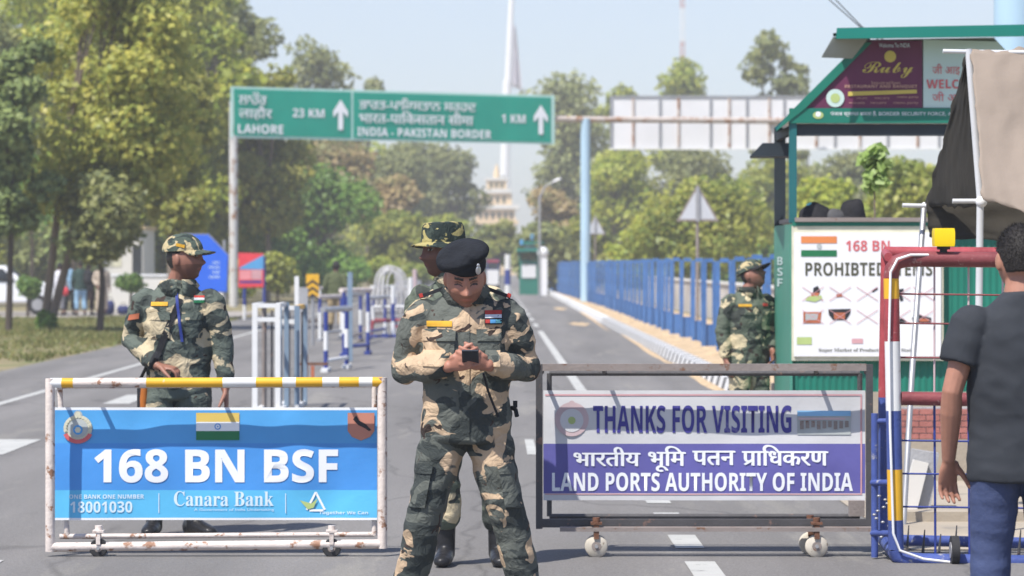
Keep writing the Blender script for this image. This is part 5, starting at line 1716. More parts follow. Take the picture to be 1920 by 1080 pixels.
# --- travellers by the white car
YP_ = 97.5
grp = [
 ('traveller in pale grey shirt and grey trousers carrying a red bag beside the white car', 112, 150, (.60, .60, .64), (.16, .16, .18), 'a'),
 ('traveller in a light blue top and dark trousers in the middle of the waiting group', 130, 185, (.28, .45, .62), (.03, .04, .04), 'b'),
 ('traveller in a dark green top and pale blue jeans next to the black backpack', 151, 200, (.03, .06, .05), (.26, .42, .58), 'c'),
 ('traveller wearing a black backpack and black trousers in the waiting group', 166, 160, (.02, .02, .025), (.05, .03, .035), 'd'),
 ('traveller in a long beige tunic standing by the slim dark tree trunk', 191, 30, (.46, .38, .30), (.46, .38, .30), 'e')]
for i, (lab, px, rz, c1, c2, kk) in enumerate(grp):
    Yq = YP_ + (.6 if i % 2 else 0)
    t, HM, bd_, jk, tro = person('person', lab, (gx(px, Yq), Yq, .01), rz, dict(
        voxel=.011, cvox=.014, wrinkle=.008, seed=30 + i, hem=.80 if kk != 'e' else .55, skin=(.16, .07, .045), hairdo=True, boots=False, width=.92 + .06*(i % 3),
        el={-1: (-.25, .04, 1.12), 1: (.24, .03, 1.12)}, wr={-1: (-.22, -.10, .95), 1: (.24, -.06, .88)}, group='travellers waiting by the white car',
        trousers=mat('trousers_cloth', c2, .85, .1, 6), top=mat('shirt_cloth', c1, .85, .1, 6), topname='shirt', scale=.94 + .02*(i % 3)))
Yq = YP_
rbg = thing('shoulder_bag', 'red shoulder bag hanging at the side of the grey shirted traveller', 'bag', (gx(119, Yq - .3), Yq - .3, .62))
o_ = MB(); o_.ell((0, 0, .14), (.17, .09, .14), Matrix.Rotation(R(18), 3, 'Y'), 18, 12); o_.build('bag_body', M['sign_red'], rbg, local=True)
o_ = MB(); o_.tube([(-.13, 0, .2), (-.08, 0, .55), (.02, .04, .75)], .012, 6); o_.build('strap', M['strap'], rbg, local=True)
bp_ = thing('backpack', 'black backpack worn between the dark green top and the beige tunic', 'backpack', (gx(165, Yq), Yq - .02, .95))
o_ = MB(); o_.ell((0, 0, .22), (.17, .13, .26), None, 18, 12); o_.ell((0, -.1, .14), (.12, .07, .12), None, 14, 10); o_.build('pack', M['cloth_black'], bp_, local=True)
o_ = MB(); o_.tube([(-.09, .0, .42), (-.09, .14, .45), (-.1, .2, .3), (-.09, .12, .06)], .02, 6); o_.build('strap', M['strap'], bp_, local=True)
for k_, (px, w_, h_) in enumerate(((206, .34, .46), (231, .44, .30))):
    lg_ = thing('travel_bag', ['upright dark blue travel bag on the ground beside the beige tunic', 'low dark blue travel bag lying on the ground near the round bush'][k_], 'bag', (gx(px, 99), 99, .01))
    o_ = MB(); o_.ell((0, 0, h_/2), (w_/2, .14, h_/2*1.05), None, 16, 10)
    for i, v in enumerate(o_.v): o_.v[i] = Vector((max(-w_*.42, min(w_*.42, v.x)), v.y, max(.0, min(h_*.95, v.z))))
    o_.build('bag_body', M['dark_blue_cloth'], lg_, local=True)
    o_ = MB(); o_.tube([(-.08, 0, h_*.93), (-.06, 0, h_ + .06), (.06, 0, h_ + .06), (.08, 0, h_*.93)], .011, 6); o_.build('handle', M['strap'], lg_, local=True)

# ------------------------------------------------------------------ trees and plants
def crown_mesh(name, clumps, n, leaf, mats, seed, aspect=1.6, droop=.25, hollow=.55, flat=0.0):
    """n separate leaf-sized faces spread through ellipsoid clumps (x, y, z, rx, ry, rz), denser near each clump's skin."""
    rg_ = np.random.default_rng(seed)
    cl = np.array(clumps, float)
    wt = (cl[:, 3]*cl[:, 5])**1.0
    ci = rg_.choice(len(cl), n, p=wt/wt.sum())
    d = rg_.normal(size=(n, 3)); d /= np.linalg.norm(d, axis=1)[:, None]
    r = hollow + (1.12 - hollow)*rg_.random(n)**.6
    lump = 1 + .18*np.sin(d[:, 0]*5 + ci*1.7)*np.sin(d[:, 2]*6 + ci) 
    c = cl[ci, :3] + d*cl[ci, 3:6]*(r*lump)[:, None]
    nrm = d*.6 + rg_.normal(size=(n, 3))*.6 + np.array((-.28, -.38, .62))*.75
    nrm /= np.linalg.norm(nrm, axis=1)[:, None]
    a = rg_.normal(size=(n, 3)); a[:, 2] -= droop*2
    a -= nrm*(a*nrm).sum(1)[:, None]; a /= np.linalg.norm(a, axis=1)[:, None] + 1e-9
    b = np.cross(nrm, a)
    s = leaf*(.6 + .8*rg_.random(n))[:, None]
    v = np.empty((n, 4, 3))
    v[:, 0] = c - a*s*aspect*.5
    v[:, 1] = c + b*s*.5 + nrm*s*.12
    v[:, 2] = c + a*s*aspect*.5 - np.array((0, 0, .10))*s
    v[:, 3] = c - b*s*.5 + nrm*s*.12
    me = bpy.data.meshes.new(name)
    me.vertices.add(n*4); me.vertices.foreach_set("co", v.reshape(-1))
    me.loops.add(n*4); me.loops.foreach_set("vertex_index", np.arange(n*4, dtype=np.int32))
    me.polygons.add(n)
    me.polygons.foreach_set("loop_start", np.arange(0, n*4, 4, dtype=np.int32))
    for m in mats: me.materials.append(m)
    if len(mats) > 1:
        mi_ = (np.sin(c[:, 0]*.9 + seed)*np.sin(c[:, 2]*1.1 + c[:, 1]) + rg_.normal(size=n)*.45 > .25).astype(np.int32)
        me.polygons.foreach_set("material_index", mi_)
    me.update(calc_edges=True)
    return me
def clumps(rng, w_, h0, h1, k, shape='round', r=(.22, .38)):
    """k clumps inside a crown w_ wide between heights h0 and h1."""
    out = []
    for i in range(k):
        v = (i + rng.random())/k
        if shape == 'round': rad = math.sin(math.pi*(.12 + .80*v))**.7
        elif shape == 'tall': rad = .35 + .65*math.sin(math.pi*(.15 + .7*v))
        elif shape == 'wide': rad = 1.0 - .55*v
        else: rad = 1.0
        a = rng.random()*2*math.pi
        q = rad*w_*.5*math.sqrt(rng.random())*.78
        s = w_*(r[0] + (r[1]-r[0])*rng.random())*.8
        out.append((q*math.cos(a), q*math.sin(a), h0 + (h1-h0)*v*.92, s, s, s*(.6 + .35*rng.random())))
    return out
LM = {
 'yellow': [leaf_mat('leaf_yellow', (.54, .50, .11), (.30, .35, .08), .52), leaf_mat('leaf_yellow_green', (.34, .38, .09), (.46, .45, .11), .48)],
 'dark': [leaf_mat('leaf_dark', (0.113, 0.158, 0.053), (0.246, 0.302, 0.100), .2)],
 'olive': [leaf_mat('leaf_olive', (0.208, 0.279, 0.041), (0.393, 0.421, 0.059), .35), leaf_mat('leaf_olive_light', (0.460, 0.460, 0.064), (0.275, 0.320, 0.045), .35)],
 'grey': [leaf_mat('leaf_grey_green', (0.158, 0.189, 0.070), (0.281, 0.301, 0.113), .3), leaf_mat('leaf_grey_olive', (0.215, 0.231, 0.078), (0.329, 0.338, 0.118), .3)],
 'bright': [leaf_mat('leaf_bright', (0.141, 0.275, 0.054), (0.252, 0.393, 0.072), .4), leaf_mat('leaf_mid', (0.098, 0.198, 0.048), (0.196, 0.288, 0.068), .35)],
 'brown': [leaf_mat('leaf_brown', (0.292, 0.217, 0.105), (0.399, 0.305, 0.139), .3), leaf_mat('leaf_khaki', (0.227, 0.229, 0.081), (0.319, 0.267, 0.116), .3)],
 'lime': [leaf_mat('leaf_lime', (0.292, 0.332, 0.053), (0.416, 0.413, 0.085), .4), leaf_mat('leaf_lime_dark', (0.167, 0.227, 0.044), (0.277, 0.319, 0.061), .35)],
}
def tree(name, label, px, Y, pyt, pw, kind, shape='round', n=6000, leaf=.18, seed=1, pyb=None, k=14, trunk=None, bark=None, lean=0.0, stems=1, group=None, hollow=.45, r=(.22, .38), base_px=None, droop=.25, deep=None):
    """Tree whose crown fills the pixel box: centre px, top pyt, width pw, lowest leaves pyb, at distance Y."""
    rng = random.Random(seed)
    s = F/Y
    x = gx(base_px if base_px is not None else px, Y)
    cxo = gx(px, Y) - x
    top = gz(pyt, Y)
    w_ = pw/s
    low = gz(pyb, Y) if pyb is not None else top*.30
    t = thing(name, label, 'tree', (x, Y, 0), 0, group)
    cl = clumps(rng, w_, low + w_*.10, top - w_*.10, k, shape, r)
    cl = [(c[0] + cxo*min(1, c[2]/max(top*.6, .1)), c[1]*(deep or 1), *c[2:]) for c in cl]
    tb = MB()
    rt = trunk or max(.05, w_*.028)
    for q in range(stems):
        ox = (q - (stems-1)/2)*rt*2.2
        tops = sorted(cl, key=lambda c: -c[2])[q::stems]
        m_ = Vector((ox + cxo*.45 + lean*(q - (stems-1)/2), 0, low*.9 + .25*(top-low)))
        base = Vector((ox*.5, 0, -.05))
        mid = base.lerp(m_, .5) + Vector((rng.uniform(-.2, .2)*rt*4, 0, 0))
        tb.tube([base, mid, m_], [rt*1.15, rt*.9, rt*.65], 9)
        for c in tops[:7]:
            e_ = Vector(c[:3])
            p0 = base.lerp(m_, rng.uniform(.6, 1.0)) if c[2] < m_.z else m_
            mid2 = p0.lerp(e_, .5) + Vector((rng.uniform(-.1, .1), rng.uniform(-.1, .1), .05))*w_*.3
            tb.tube([p0, mid2, e_], [rt*.5, rt*.3, rt*.08], 6)
    tb.build('trunk', bark or M['bark'], t, local=True)
    me = crown_mesh('crown', cl, n, leaf, LM[kind], seed, hollow=hollow, droop=droop)
    o = bpy.data.objects.new('crown', me); C.objects.link(o); o.parent = t
    return t
GB = 'trees along the far left of the road'
# near left
tree('roadside_tree', 'tall yellow green tree with a forked pale trunk on the dry grass', 225, 76, -190, 370, 'yellow', 'round', 20000, .12, 11, pyb=400, k=36, stems=2, base_px=86, trunk=.10, lean=.5, hollow=.2, r=(.15, .27))
tree('roadside_tree', 'loose yellow green tree spreading behind the capped soldier', 322, 92, 60, 205, 'yellow', 'round', 11000, .14, 15, pyb=440, k=28, trunk=.09, hollow=.2, r=(.15, .27))
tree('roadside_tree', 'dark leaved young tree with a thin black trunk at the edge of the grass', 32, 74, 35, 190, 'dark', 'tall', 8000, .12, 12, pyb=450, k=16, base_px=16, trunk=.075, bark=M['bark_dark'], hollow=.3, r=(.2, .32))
tree('roadside_tree', 'small grey green tree with a thin straight trunk on the grass', 190, 75, 300, 200, 'grey', 'round', 4200, .12, 13, pyb=480, k=12, base_px=187, trunk=.08, bark=M['bark_dark'], hollow=.3)
tree('roadside_tree', 'low yellowish shrubby tree hanging beyond the parked white car', 60, 112, 280, 260, 'bright', 'wide', 3500, .13, 14, pyb=415, k=12, trunk=.07, hollow=.3)
# behind them
for i, (px, Y, pyt, pw, kind, lab, n, pyb, leaf) in enumerate([
    (330, 128, -110, 330, 'olive', 'tall olive green tree behind the capped soldier', 9000, 430, .20),
    (130, 140, -140, 380, 'olive', 'tall olive tree rising behind the yellow green tree', 9000, 420, .22),
    (-40, 120, -60, 300, 'grey', 'greyish tree cut by the edge of the view above the white car', 6000, 470, .2),
    (430, 165, -60, 190, 'grey', 'tall thin crowned greyish tree above the green road sign end', 5000, 260, .2),
    (500, 132, 95, 210, 'yellow', 'yellowish olive tree behind the post of the green road sign', 7000, 440, .19),
    (395, 134, 180, 260, 'olive', 'dense dark green tree between the capped soldier and the rusty post', 9000, 500, .16),
    (210, 172, -170, 430, 'olive', 'broad olive tree at the back, topping the view behind the yellow green tree', 9000, 330, .26),
    (395, 158, -70, 230, 'olive', 'tall olive tree standing just left of the Lahore panel', 7500, 330, .24),
    (60, 165, -120, 300, 'olive', 'tall olive tree at the back beyond the dark leaved young tree', 7500, 400, .26),
    (450, 150, 120, 150, 'yellow', 'yellowish tree directly behind the top of the rusty sign post', 5000, 440, .19),
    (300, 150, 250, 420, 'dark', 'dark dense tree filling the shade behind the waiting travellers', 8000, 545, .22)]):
    tree('background_tree', lab, px, Y, pyt, pw, kind, 'round', n, leaf, 20 + i, pyb=pyb, k=22, hollow=.3, r=(.16, .28), group=GB)
GM = 'trees in the middle distance'
for i, (px, Y, pyt, pw, kind, shape, lab, n, pyb, leaf, k) in enumerate([
    (600, 225, 58, 170, 'grey', 'tall', 'tall sparse gum tree rising behind the Lahore half of the road sign', 3600, 300, .26, 17),
    (690, 235, 132, 90, 'grey', 'tall', 'slim sparse gum tree just beyond the middle of the road sign', 1500, 290, .26, 9),
    (600, 150, 308, 220, 'bright', 'round', 'bushy bright green tree below the Lahore half of the road sign', 9000, 520, .17, 20),
    (500, 138, 360, 170, 'bright', 'wide', 'low bright green tree beside the rusty sign post', 5500, 530, .17, 14),
    (610, 195, 262, 230, 'brown', 'round', 'brownish half bare tree under the green road sign', 6500, 420, .24, 18),
    (735, 200, 320, 120, 'brown', 'round', 'smaller brownish tree behind the bush hat soldier', 3500, 450, .24, 12),
    (745, 245, 255, 140, 'grey', 'tall', 'grey green tree under the middle of the road sign', 4200, 440, .26, 16),
    (750, 172, 388, 160, 'lime', 'round', 'pale green rounded tree beside the arched barricade', 5200, 520, .18, 14),
    (850, 262, 255, 150, 'grey', 'tall', 'greyish tree above the black beret soldier', 4200, 460, .28, 16),
    (830, 212, 396, 150, 'olive', 'round', 'low green tree behind the bush hat', 4000, 500, .22, 14),
    (560, 285, 250, 190, 'grey', 'round', 'broad grey tree far behind under the Lahore panel', 5000, 470, .3, 18),
    (680, 285, 245, 190, 'olive', 'round', 'broad olive tree far behind under the middle of the road sign', 5000, 470, .3, 18),
    (800, 285, 250, 180, 'grey', 'round', 'broad grey tree far behind under the border lettering', 5000, 470, .3, 18),
    (1120, 290, 190, 200, 'olive', 'round', 'broad olive tree far behind the pale blue post', 5000, 450, .3, 18),
    (1055, 262, 122, 200, 'grey', 'tall', 'broad grey green tree just beyond the right end of the road sign', 6500, 420, .28, 22),
    (1030, 205, 345, 140, 'brown', 'round', 'thin brownish tree between the flag mast and the pale blue post', 3800, 490, .22, 14),
    (948, 215, 412, 100, 'lime', 'round', 'small lime green tree in front of the cream tower', 2800, 500, .2, 10),
    (1265, 262, 92, 150, 'olive', 'round', 'round topped olive tree above the white sign back', 4200, 330, .28, 14),
    (1165, 270, 150, 120, 'olive', 'round', 'smaller olive tree left of the round topped one', 3000, 330, .28, 12),
    (1447, 215, 36, 130, 'grey', 'tall', 'very tall gum tree with a ragged crown beside the booth roof', 2600, 300, .25, 15),
    (1515, 220, 92, 60, 'grey', 'tall', 'slim gum tree touching the booth roof edge', 900, 300, .24, 8),
    (1150, 200, 275, 200, 'olive', 'round', 'olive tree crossed by the pale blue post', 6000, 470, .23, 18),
    (1300, 205, 275, 240, 'grey', 'round', 'grey green tree below the white sign back', 6500, 460, .24, 20),
    (1440, 195, 285, 200, 'olive', 'round', 'olive tree beside the booth awning', 5500, 470, .22, 16),
    (1600, 200, 270, 260, 'grey', 'round', 'grey green tree seen through the open booth', 6500, 470, .23, 18),
    (1320, 118, 332, 290, 'lime', 'wide', 'broad yellow green tree behind the blue fence and larger triangle sign', 11000, 500, .14, 24),
    (1210, 132, 395, 150, 'olive', 'wide', 'low olive tree between the two triangular signs', 4500, 505, .15, 12),
    (1690, 96, 285, 170, 'lime', 'round', 'yellowish tree seen through the open booth beside the canvas', 5500, 470, .13, 14),
    (1560, 110, 330, 180, 'olive', 'round', 'olive tree seen through the open booth behind the black bag', 5500, 480, .14, 14)]):
    tree('background_tree', lab, px, Y, pyt, pw, kind, shape, n, leaf, 60 + i, pyb=pyb, k=k, hollow=.3, r=(.17, .30), group=GM)
# far tree line: copies of five trees
random.seed(77)
far = []
for i, kd in enumerate(('grey', 'olive', 'grey', 'olive', 'brown')):
    far.append(tree('distant_tree', 'hazy distant tree in the line closing the view', 960, 330, 300, 170, kd, ('tall', 'round', 'tall', 'round', 'wide')[i], 3000, .42, 100 + i, pyb=470, k=16, hollow=.25, r=(.18, .32), group='distant trees closing the view'))
first = True
for i in range(86):
    px = -1300 + 55*i + random.uniform(-18, 18)
    src = far[i % 5]
    if 845 < px < 1015: continue
    Y = random.uniform(310, 400)
    o = copy_tree(src) if i >= 5 else src
    sc_ = random.uniform(.8, 1.15) * (1.05 if px < 700 else .95)
    o.location = (gx(px, Y), Y, 0)
    o.scale = (sc_*1.15, sc_, sc_*random.uniform(.8, 1.1))
    o.rotation_euler = (0, 0, random.uniform(0, 6))
# bushes
def bush(name, label, px, Y, pyt, pyb, pw, kind, n, leaf, seed, stem=0.0, cat='bush', group=None):
    s = F/Y
    t = thing(name, label, cat, (gx(px, Y), Y, 0), 0, group)
    z0, z1, w_ = gz(pyb, Y), gz(pyt, Y), pw/s
    h = z1 - z0
    rng = random.Random(seed)
    cl = [(0, 0, z0 + h*.5, w_*.40, w_*.40, h*.42)] + [(rng.uniform(-.26, .26)*w_, rng.uniform(-.2, .2)*w_, z0 + h*rng.uniform(.3, .75), w_*.24, w_*.24, h*.25) for _ in range(6)]
    me = crown_mesh('foliage', cl, n, leaf, LM[kind], seed, hollow=.4)
    o = bpy.data.objects.new('foliage', me); C.objects.link(o); o.parent = t
    b = MB(); b.tube([(0, 0, -.02), (.02, 0, z0 + h*.35)], [.055, .04], 8)
    b.build('stem', M['bark_dark'], t, local=True)
    return t
bush('clipped_bush', 'round clipped bush on a short stem by the pale low wall', 245, 98, 512, 550, 62, 'bright', 2600, .07, 1)
bush('clipped_bush', 'round clipped bush in front of the white car', 52, 96, 515, 560, 48, 'bright', 2000, .07, 2)
bush('ground_bush', 'leafy green bush at the foot of the forked pale trunk', 88, 75.6, 580, 632, 42, 'bright', 1500, .08, 3)
GR = 'bushes on the bank beyond the barricades'
for i, (px, Y, a, b, w_, kd, lab) in enumerate([(520, 126, 470, 552, 90, 'olive', 'dark green bush behind the red and blue notice'), (585, 130, 478, 552, 70, 'bright', 'green bush beside the chevron marker'), (655, 150, 470, 545, 90, 'bright', 'bright green bush behind the olive shirted man'), (720, 160, 480, 540, 80, 'olive', 'olive bush behind the arched barricade'),
        (460, 121, 486, 560, 70, 'olive', 'low bush at the foot of the rusty post'), (780, 170, 490, 535, 60, 'lime', 'lime bush by the head of the bush hat soldier')]):
    bush('bank_bush', lab, px, Y, a, b, w_, kd, 2400, .13, 40 + i, group=GR)
# understorey: shrubs closing the view under the trees
random.seed(31)
ush = []
for i, kd in enumerate(('olive', 'bright', 'grey', 'lime')):
    ush.append(bush('shrub', 'bushy shrub in the understorey beneath the trees', 960, 180, 440, 548, 130, kd, 2600, .26, 70 + i, group='shrubs under the trees'))
spots = [(px + random.uniform(-15, 15), random.uniform(150, 185)) for px in range(-30, 430, 44)] + [(px + random.uniform(-15, 15), random.uniform(210, 260)) for px in range(470, 900, 42)] + [(px + random.uniform(-15, 15), random.uniform(150, 200)) for px in range(1040, 1800, 52)]
for i, (px, Y) in enumerate(spots):
    o = ush[i] if i < 4 else copy_tree(ush[i % 4])
    q = random.uniform(.8, 1.25)*(1.15 if px < 430 else 1)
    o.location = (gx(px, Y), Y, 0); o.scale = (q, q, q*random.uniform(.8, 1.25)); o.rotation_euler = (0, 0, random.uniform(0, 6))
# sapling behind the booth counter
YV = 29.2
t = thing('sapling', 'slender sapling with big pale green leaves standing behind the booth counter', 'plant', (gx(1640, YV), YV, 0))
cl = [(gx(px, YV) - gx(1640, YV), 0, gz(py, YV), r_/217, r_/260, r_/217) for px, py, r_ in ((1646, 285, 17), (1628, 300, 13), (1655, 308, 15), (1640, 330, 20), (1632, 350, 13), (1656, 340, 12))]
me = crown_mesh('foliage', cl, 190, .085, [leaf_mat('leaf_pale', (.30, .42, .12), (.40, .50, .20), .45)], 5, aspect=1.3, hollow=.3, droop=.6)
o = bpy.data.objects.new('foliage', me); C.objects.link(o); o.parent = t
b = MB(); b.tube([(0, 0, 0), (.02, 0, 1.2), (-.01, 0, gz(300, YV))], [.018, .014, .006], 7); b.build('stem', M['bark'], t, local=True)
# dry grass
rg_ = np.random.default_rng(3)
n = 26000
Yg = 52 + (94 - 52)*rg_.random(n)**.8
xg = -7.4 - 9.5*rg_.random(n)**1.2 + DR*Yg
h = (.03 + .065*rg_.random(n))*(1 + .8*np.sin(xg*1.3)*np.sin(Yg*.4))
w2 = .018 + .02*rg_.random(n)
a = rg_.random(n)*math.pi
v = np.empty((n, 3, 3))
v[:, 0] = np.stack([xg - w2*np.cos(a), Yg - w2*np.sin(a), np.full(n, -.02)], 1)
v[:, 1] = np.stack([xg + w2*np.cos(a), Yg + w2*np.sin(a), np.full(n, -.02)], 1)
v[:, 2] = np.stack([xg + rg_.normal(size=n)*.05, Yg + rg_.normal(size=n)*.05, h], 1)
me = bpy.data.meshes.new('grass'); me.vertices.add(n*3); me.vertices.foreach_set("co", v.reshape(-1)); me.loops.add(n*3)
me.loops.foreach_set("vertex_index", np.arange(n*3, dtype=np.int32)); me.polygons.add(n); me.polygons.foreach_set("loop_start", np.arange(0, n*3, 3, dtype=np.int32))
me.materials.append(leaf_mat('dry_grass', (.25, .225, .085), (.13, .165, .05), .3)); me.update(calc_edges=True)
o = bpy.data.objects.new('grass', me); C.objects.link(o)
tag(o, 'short dry yellowing grass between the road and the side path', 'grass', kind='stuff')

# ------------------------------------------------------------------ white car
YCAR = 100.0
car = thing('parked_car', 'white car parked nose towards the travellers beyond the dry grass', 'car', (gx(5, YCAR), YCAR, .012))
prof = [(-2.1, .32), (-2.1, .95), (-1.75, 1.02), (-1.3, 1.50), (.15, 1.52), (.78, 1.05), (1.55, .96), (1.92, .78), (1.98, .36)]
o_ = MB()
def carloft(pts, hw):
    n_ = len(pts)
    rows = [(-hw, .0), (-hw*.94, .0), (hw*.94, .0), (hw, .0)]
    b = len(o_.v)
    for yy_, ins in ((-hw, .05), (-hw*.93, 0), (hw*.93, 0), (hw, .05)):
        for (px2, pz) in pts:
            tz = max(0, (pz - .95))*.28
            yy2 = yy_ - math.copysign(tz, yy_)
            o_.v.append(Vector((px2*(1 - ins*.2), yy2, pz - (ins*.3 if pz > 1 else -ins*.3 if pz < .5 else 0))))
    for r_ in range(3):
        for k in range(n_):
            k2 = (k+1) % n_
            o_.face([b + r_*n_ + k, b + r_*n_ + k2, b + (r_+1)*n_ + k2, b + (r_+1)*n_ + k])
    o_.face([b + k for k in range(n_)][::-1]); o_.face([b + 3*n_ + k for k in range(n_)])
carloft(prof, .85)
cb = o_.build('body', M['car_white'], car, local=True)
bv_ = cb.modifiers.new("b", 'BEVEL'); bv_.width = .06; bv_.segments = 3; bv_.limit_method = 'ANGLE'
for (x0, x1, t0, t1) in ((-1.35, -.55, -1.18, -.50), (-.45, .55, -.42, .12)):
    o_ = MB(); o_.v = [Vector((x0, -.864, 1.02)), Vector((x1, -.864, 1.02)), Vector((t1, -.755, 1.42)), Vector((t0, -.755, 1.42))]
    o_.face([0, 1, 2, 3]); w_ = o_.build('side_window', M['dark_glass'], car, local=True)
    sd = w_.modifiers.new("t", 'SOLIDIFY'); sd.thickness = .012
o_ = MB(); o_.v = [Vector((.80, -.70, 1.075)), Vector((.80, .70, 1.075)), Vector((.22, .62, 1.50)), Vector((.22, -.62, 1.50))]; o_.face([0, 1, 2, 3]); w_ = o_.build('windscreen', M['dark_glass'], car, local=True)
sd = w_.modifiers.new("t", 'SOLIDIFY'); sd.thickness = .02
for x in (-1.25, 1.22):
    for yy_ in (-.80, .80):
        o_ = MB(); o_.tube([(x, yy_ - .09, .31), (x, yy_ + .09, .31)], .31, 24); wh = o_.build('wheel', M['rubber'], car, local=True)
        o_ = MB(); o_.tube([(x, yy_ - .10, .31), (x, yy_ + .10, .31)], .18, 16); o_.build('rim', M['steel'], wh, local=True)
for yy_ in (-.6, .6):
    o_ = MB(); o_.ell((1.86, yy_, .74), (.10, .16, .08)); o_.build('headlight', M['white_clean'], car, local=True)
o_ = MB(); o_.box((.60, -.93, 1.02), (.14, .10, .10)); o_.build('mirror', M['car_white'], car, local=True)
o_ = MB(); o_.box((1.97, 0, .45), (.06, 1.3, .14)); o_.build('grille', M['rubber'], car, local=True)
# a second pale roof behind, low wall, white gatehouse
YW2 = 108
t = thing('boundary_wall', 'low pale plastered wall behind the round clipped bush', 'wall', (gx(330, YW2), YW2, 0))
o_ = MB(); o_.b2(gx(210, YW2), gx(420, YW2), YW2, YW2 + .2, 0, gz(518, YW2)); o_.build('wall_face', M['cream_pale'], t)
o_ = MB(); o_.b2(gx(208, YW2), gx(422, YW2), YW2 - .04, YW2 + .24, gz(517.8, YW2), gz(514, YW2)); o_.build('coping', M['white_clean'], t)
YW3 = 122
t = thing('gatehouse', 'small white building half hidden by trees beside the capped soldier', 'building', (gx(235, YW3), YW3, 0))
o_ = MB(); o_.b2(gx(190, YW3), gx(268, YW3), YW3, YW3 + 4, 0, gz(430, YW3)); o_.build('wall', M['cream_pale'], t)
o_ = MB(); o_.b2(gx(186, YW3), gx(272, YW3), YW3 - .2, YW3 + 4.2, gz(430, YW3), gz(424, YW3)); o_.build('roof', M['cream'], t)
o_ = MB(); o_.b2(gx(248, YW3), gx(266, YW3), YW3 - .02, YW3 + .01, .1, gz(460, YW3)); o_.build('door', M['dark_glass'], t)
o_ = MB(); o_.b2(gx(205, YW3), gx(228, YW3), YW3 - .02, YW3 + .01, gz(500, YW3), gz(465, YW3)); o_.build('window', M['crest_cream'], t)

# ------------------------------------------------------------------ left side signs
YS1 = 88
t = thing('direction_board', 'blue board with cut corner and small white lettering behind the capped soldier', 'sign', (gx(385, YS1), YS1, 0))
o_ = MB(); o_.prism([(gx(x, YS1), gz(y, YS1)) for x, y in ((340, 545), (425, 547), (427, 478), (390, 440), (340, 440))], lambda u, v, d: (u, YS1 + d, v), .04)
bb = o_.build('board', M['blue_sign'], t)
o_ = MB()
for k in range(2): pass
o_.prism([(gx(x, YS1), gz(y, YS1)) for x, y in ((338, 547), (427, 549), (429, 477), (391, 438), (338, 438))], lambda u, v, d: (u, YS1 + .045 + d, v), .02)
o_.build('rim', M['steel'], t)
for k, tx in enumerate(("CHECK", "POST AHEAD", "SLOW", "DOWN SPEED")):
    PT(bb, 'lettering', sb(tx), 398 - (k % 2)*6, 412, 490 + k*9, 494.5 + k*9, YS1, M['pale_print'])
for x in (350, 420):
    o_ = MB(); o_.tube([(gx(x, YS1), YS1 + .10, 0), (gx(x, YS1), YS1 + .10, gz(450, YS1))], .04, 10); o_.build('post', M['steel'], t)
YS2 = 90.5
t = thing('notice_stand', 'red and sky blue notice on blue and white legs beside the rusty post', 'sign', (gx(470, YS2), YS2, 0))
o_ = MB()
def q2(mi_, pts):
    o_.mi(mi_); o_.prism([(gx(x, YS2), gz(y, YS2)) for x, y in pts], lambda u, v, d: (u, YS2 + d, v), .04)
q2(0, [(447, 539), (494, 538), (494, 475), (447, 474)])
bb = o_.build('board', M['sign_red'], t)
o_ = MB(); poly(o_, [(449, 502), (494, 478), (494, 505), (449, 505)], YS2, .004); o_.mi(1); poly(o_, [(449, 507), (470, 506), (470, 524), (449, 524)], YS2, .004); o_.mi(2); poly(o_, [(471, 506), (491, 506), (491, 524), (471, 524)], YS2, .004)
o_.mi(3); poly(o_, [(449, 527), (491, 526), (491, 531), (449, 531)], YS2, .004)
o_.build('panel_print', [M['sign_sky'], M['sign_rose'], M['print_pink'], M['navy_paint']], bb)
for x, yb in ((458, 597), (495, 597)):
    o_ = MB(); o_.mi(0); o_.tube([(gx(x, YS2), YS2 + .06, gz(572, YS2)), (gx(x, YS2), YS2 + .06, gz(480, YS2))], .045, 10)
    o_.mi(1); o_.tube([(gx(x, YS2), YS2 + .06, 0), (gx(x, YS2), YS2 + .06, gz(572, YS2))], .045, 10, cap=False); o_.build('leg', [M['navy_paint'], M['white']], t)
# ------------------------------------------------------------------ median barricades
def G(px, py):
    """Ground point seen at a pixel below the horizon."""
    Y = F*EYE/(py - HY)
    return Vector((gx(px, Y), Y, 0))
def striped(name, p, h, r, parent, bands=(0, 1, 0), mats=None):
    o = MB(); n_ = len(bands)
    for k, m_ in enumerate(bands):
        o.mi(m_); o.tube([p + Vector((0, 0, h*k/n_)), p + Vector((0, 0, h*(k+1)/n_))], r, 10, cap=(k in (0, n_-1)))
    return o.build(name, mats or [M['navy_paint'], M['white']], parent)
GBAR = 'painted barricades down the middle of the road'
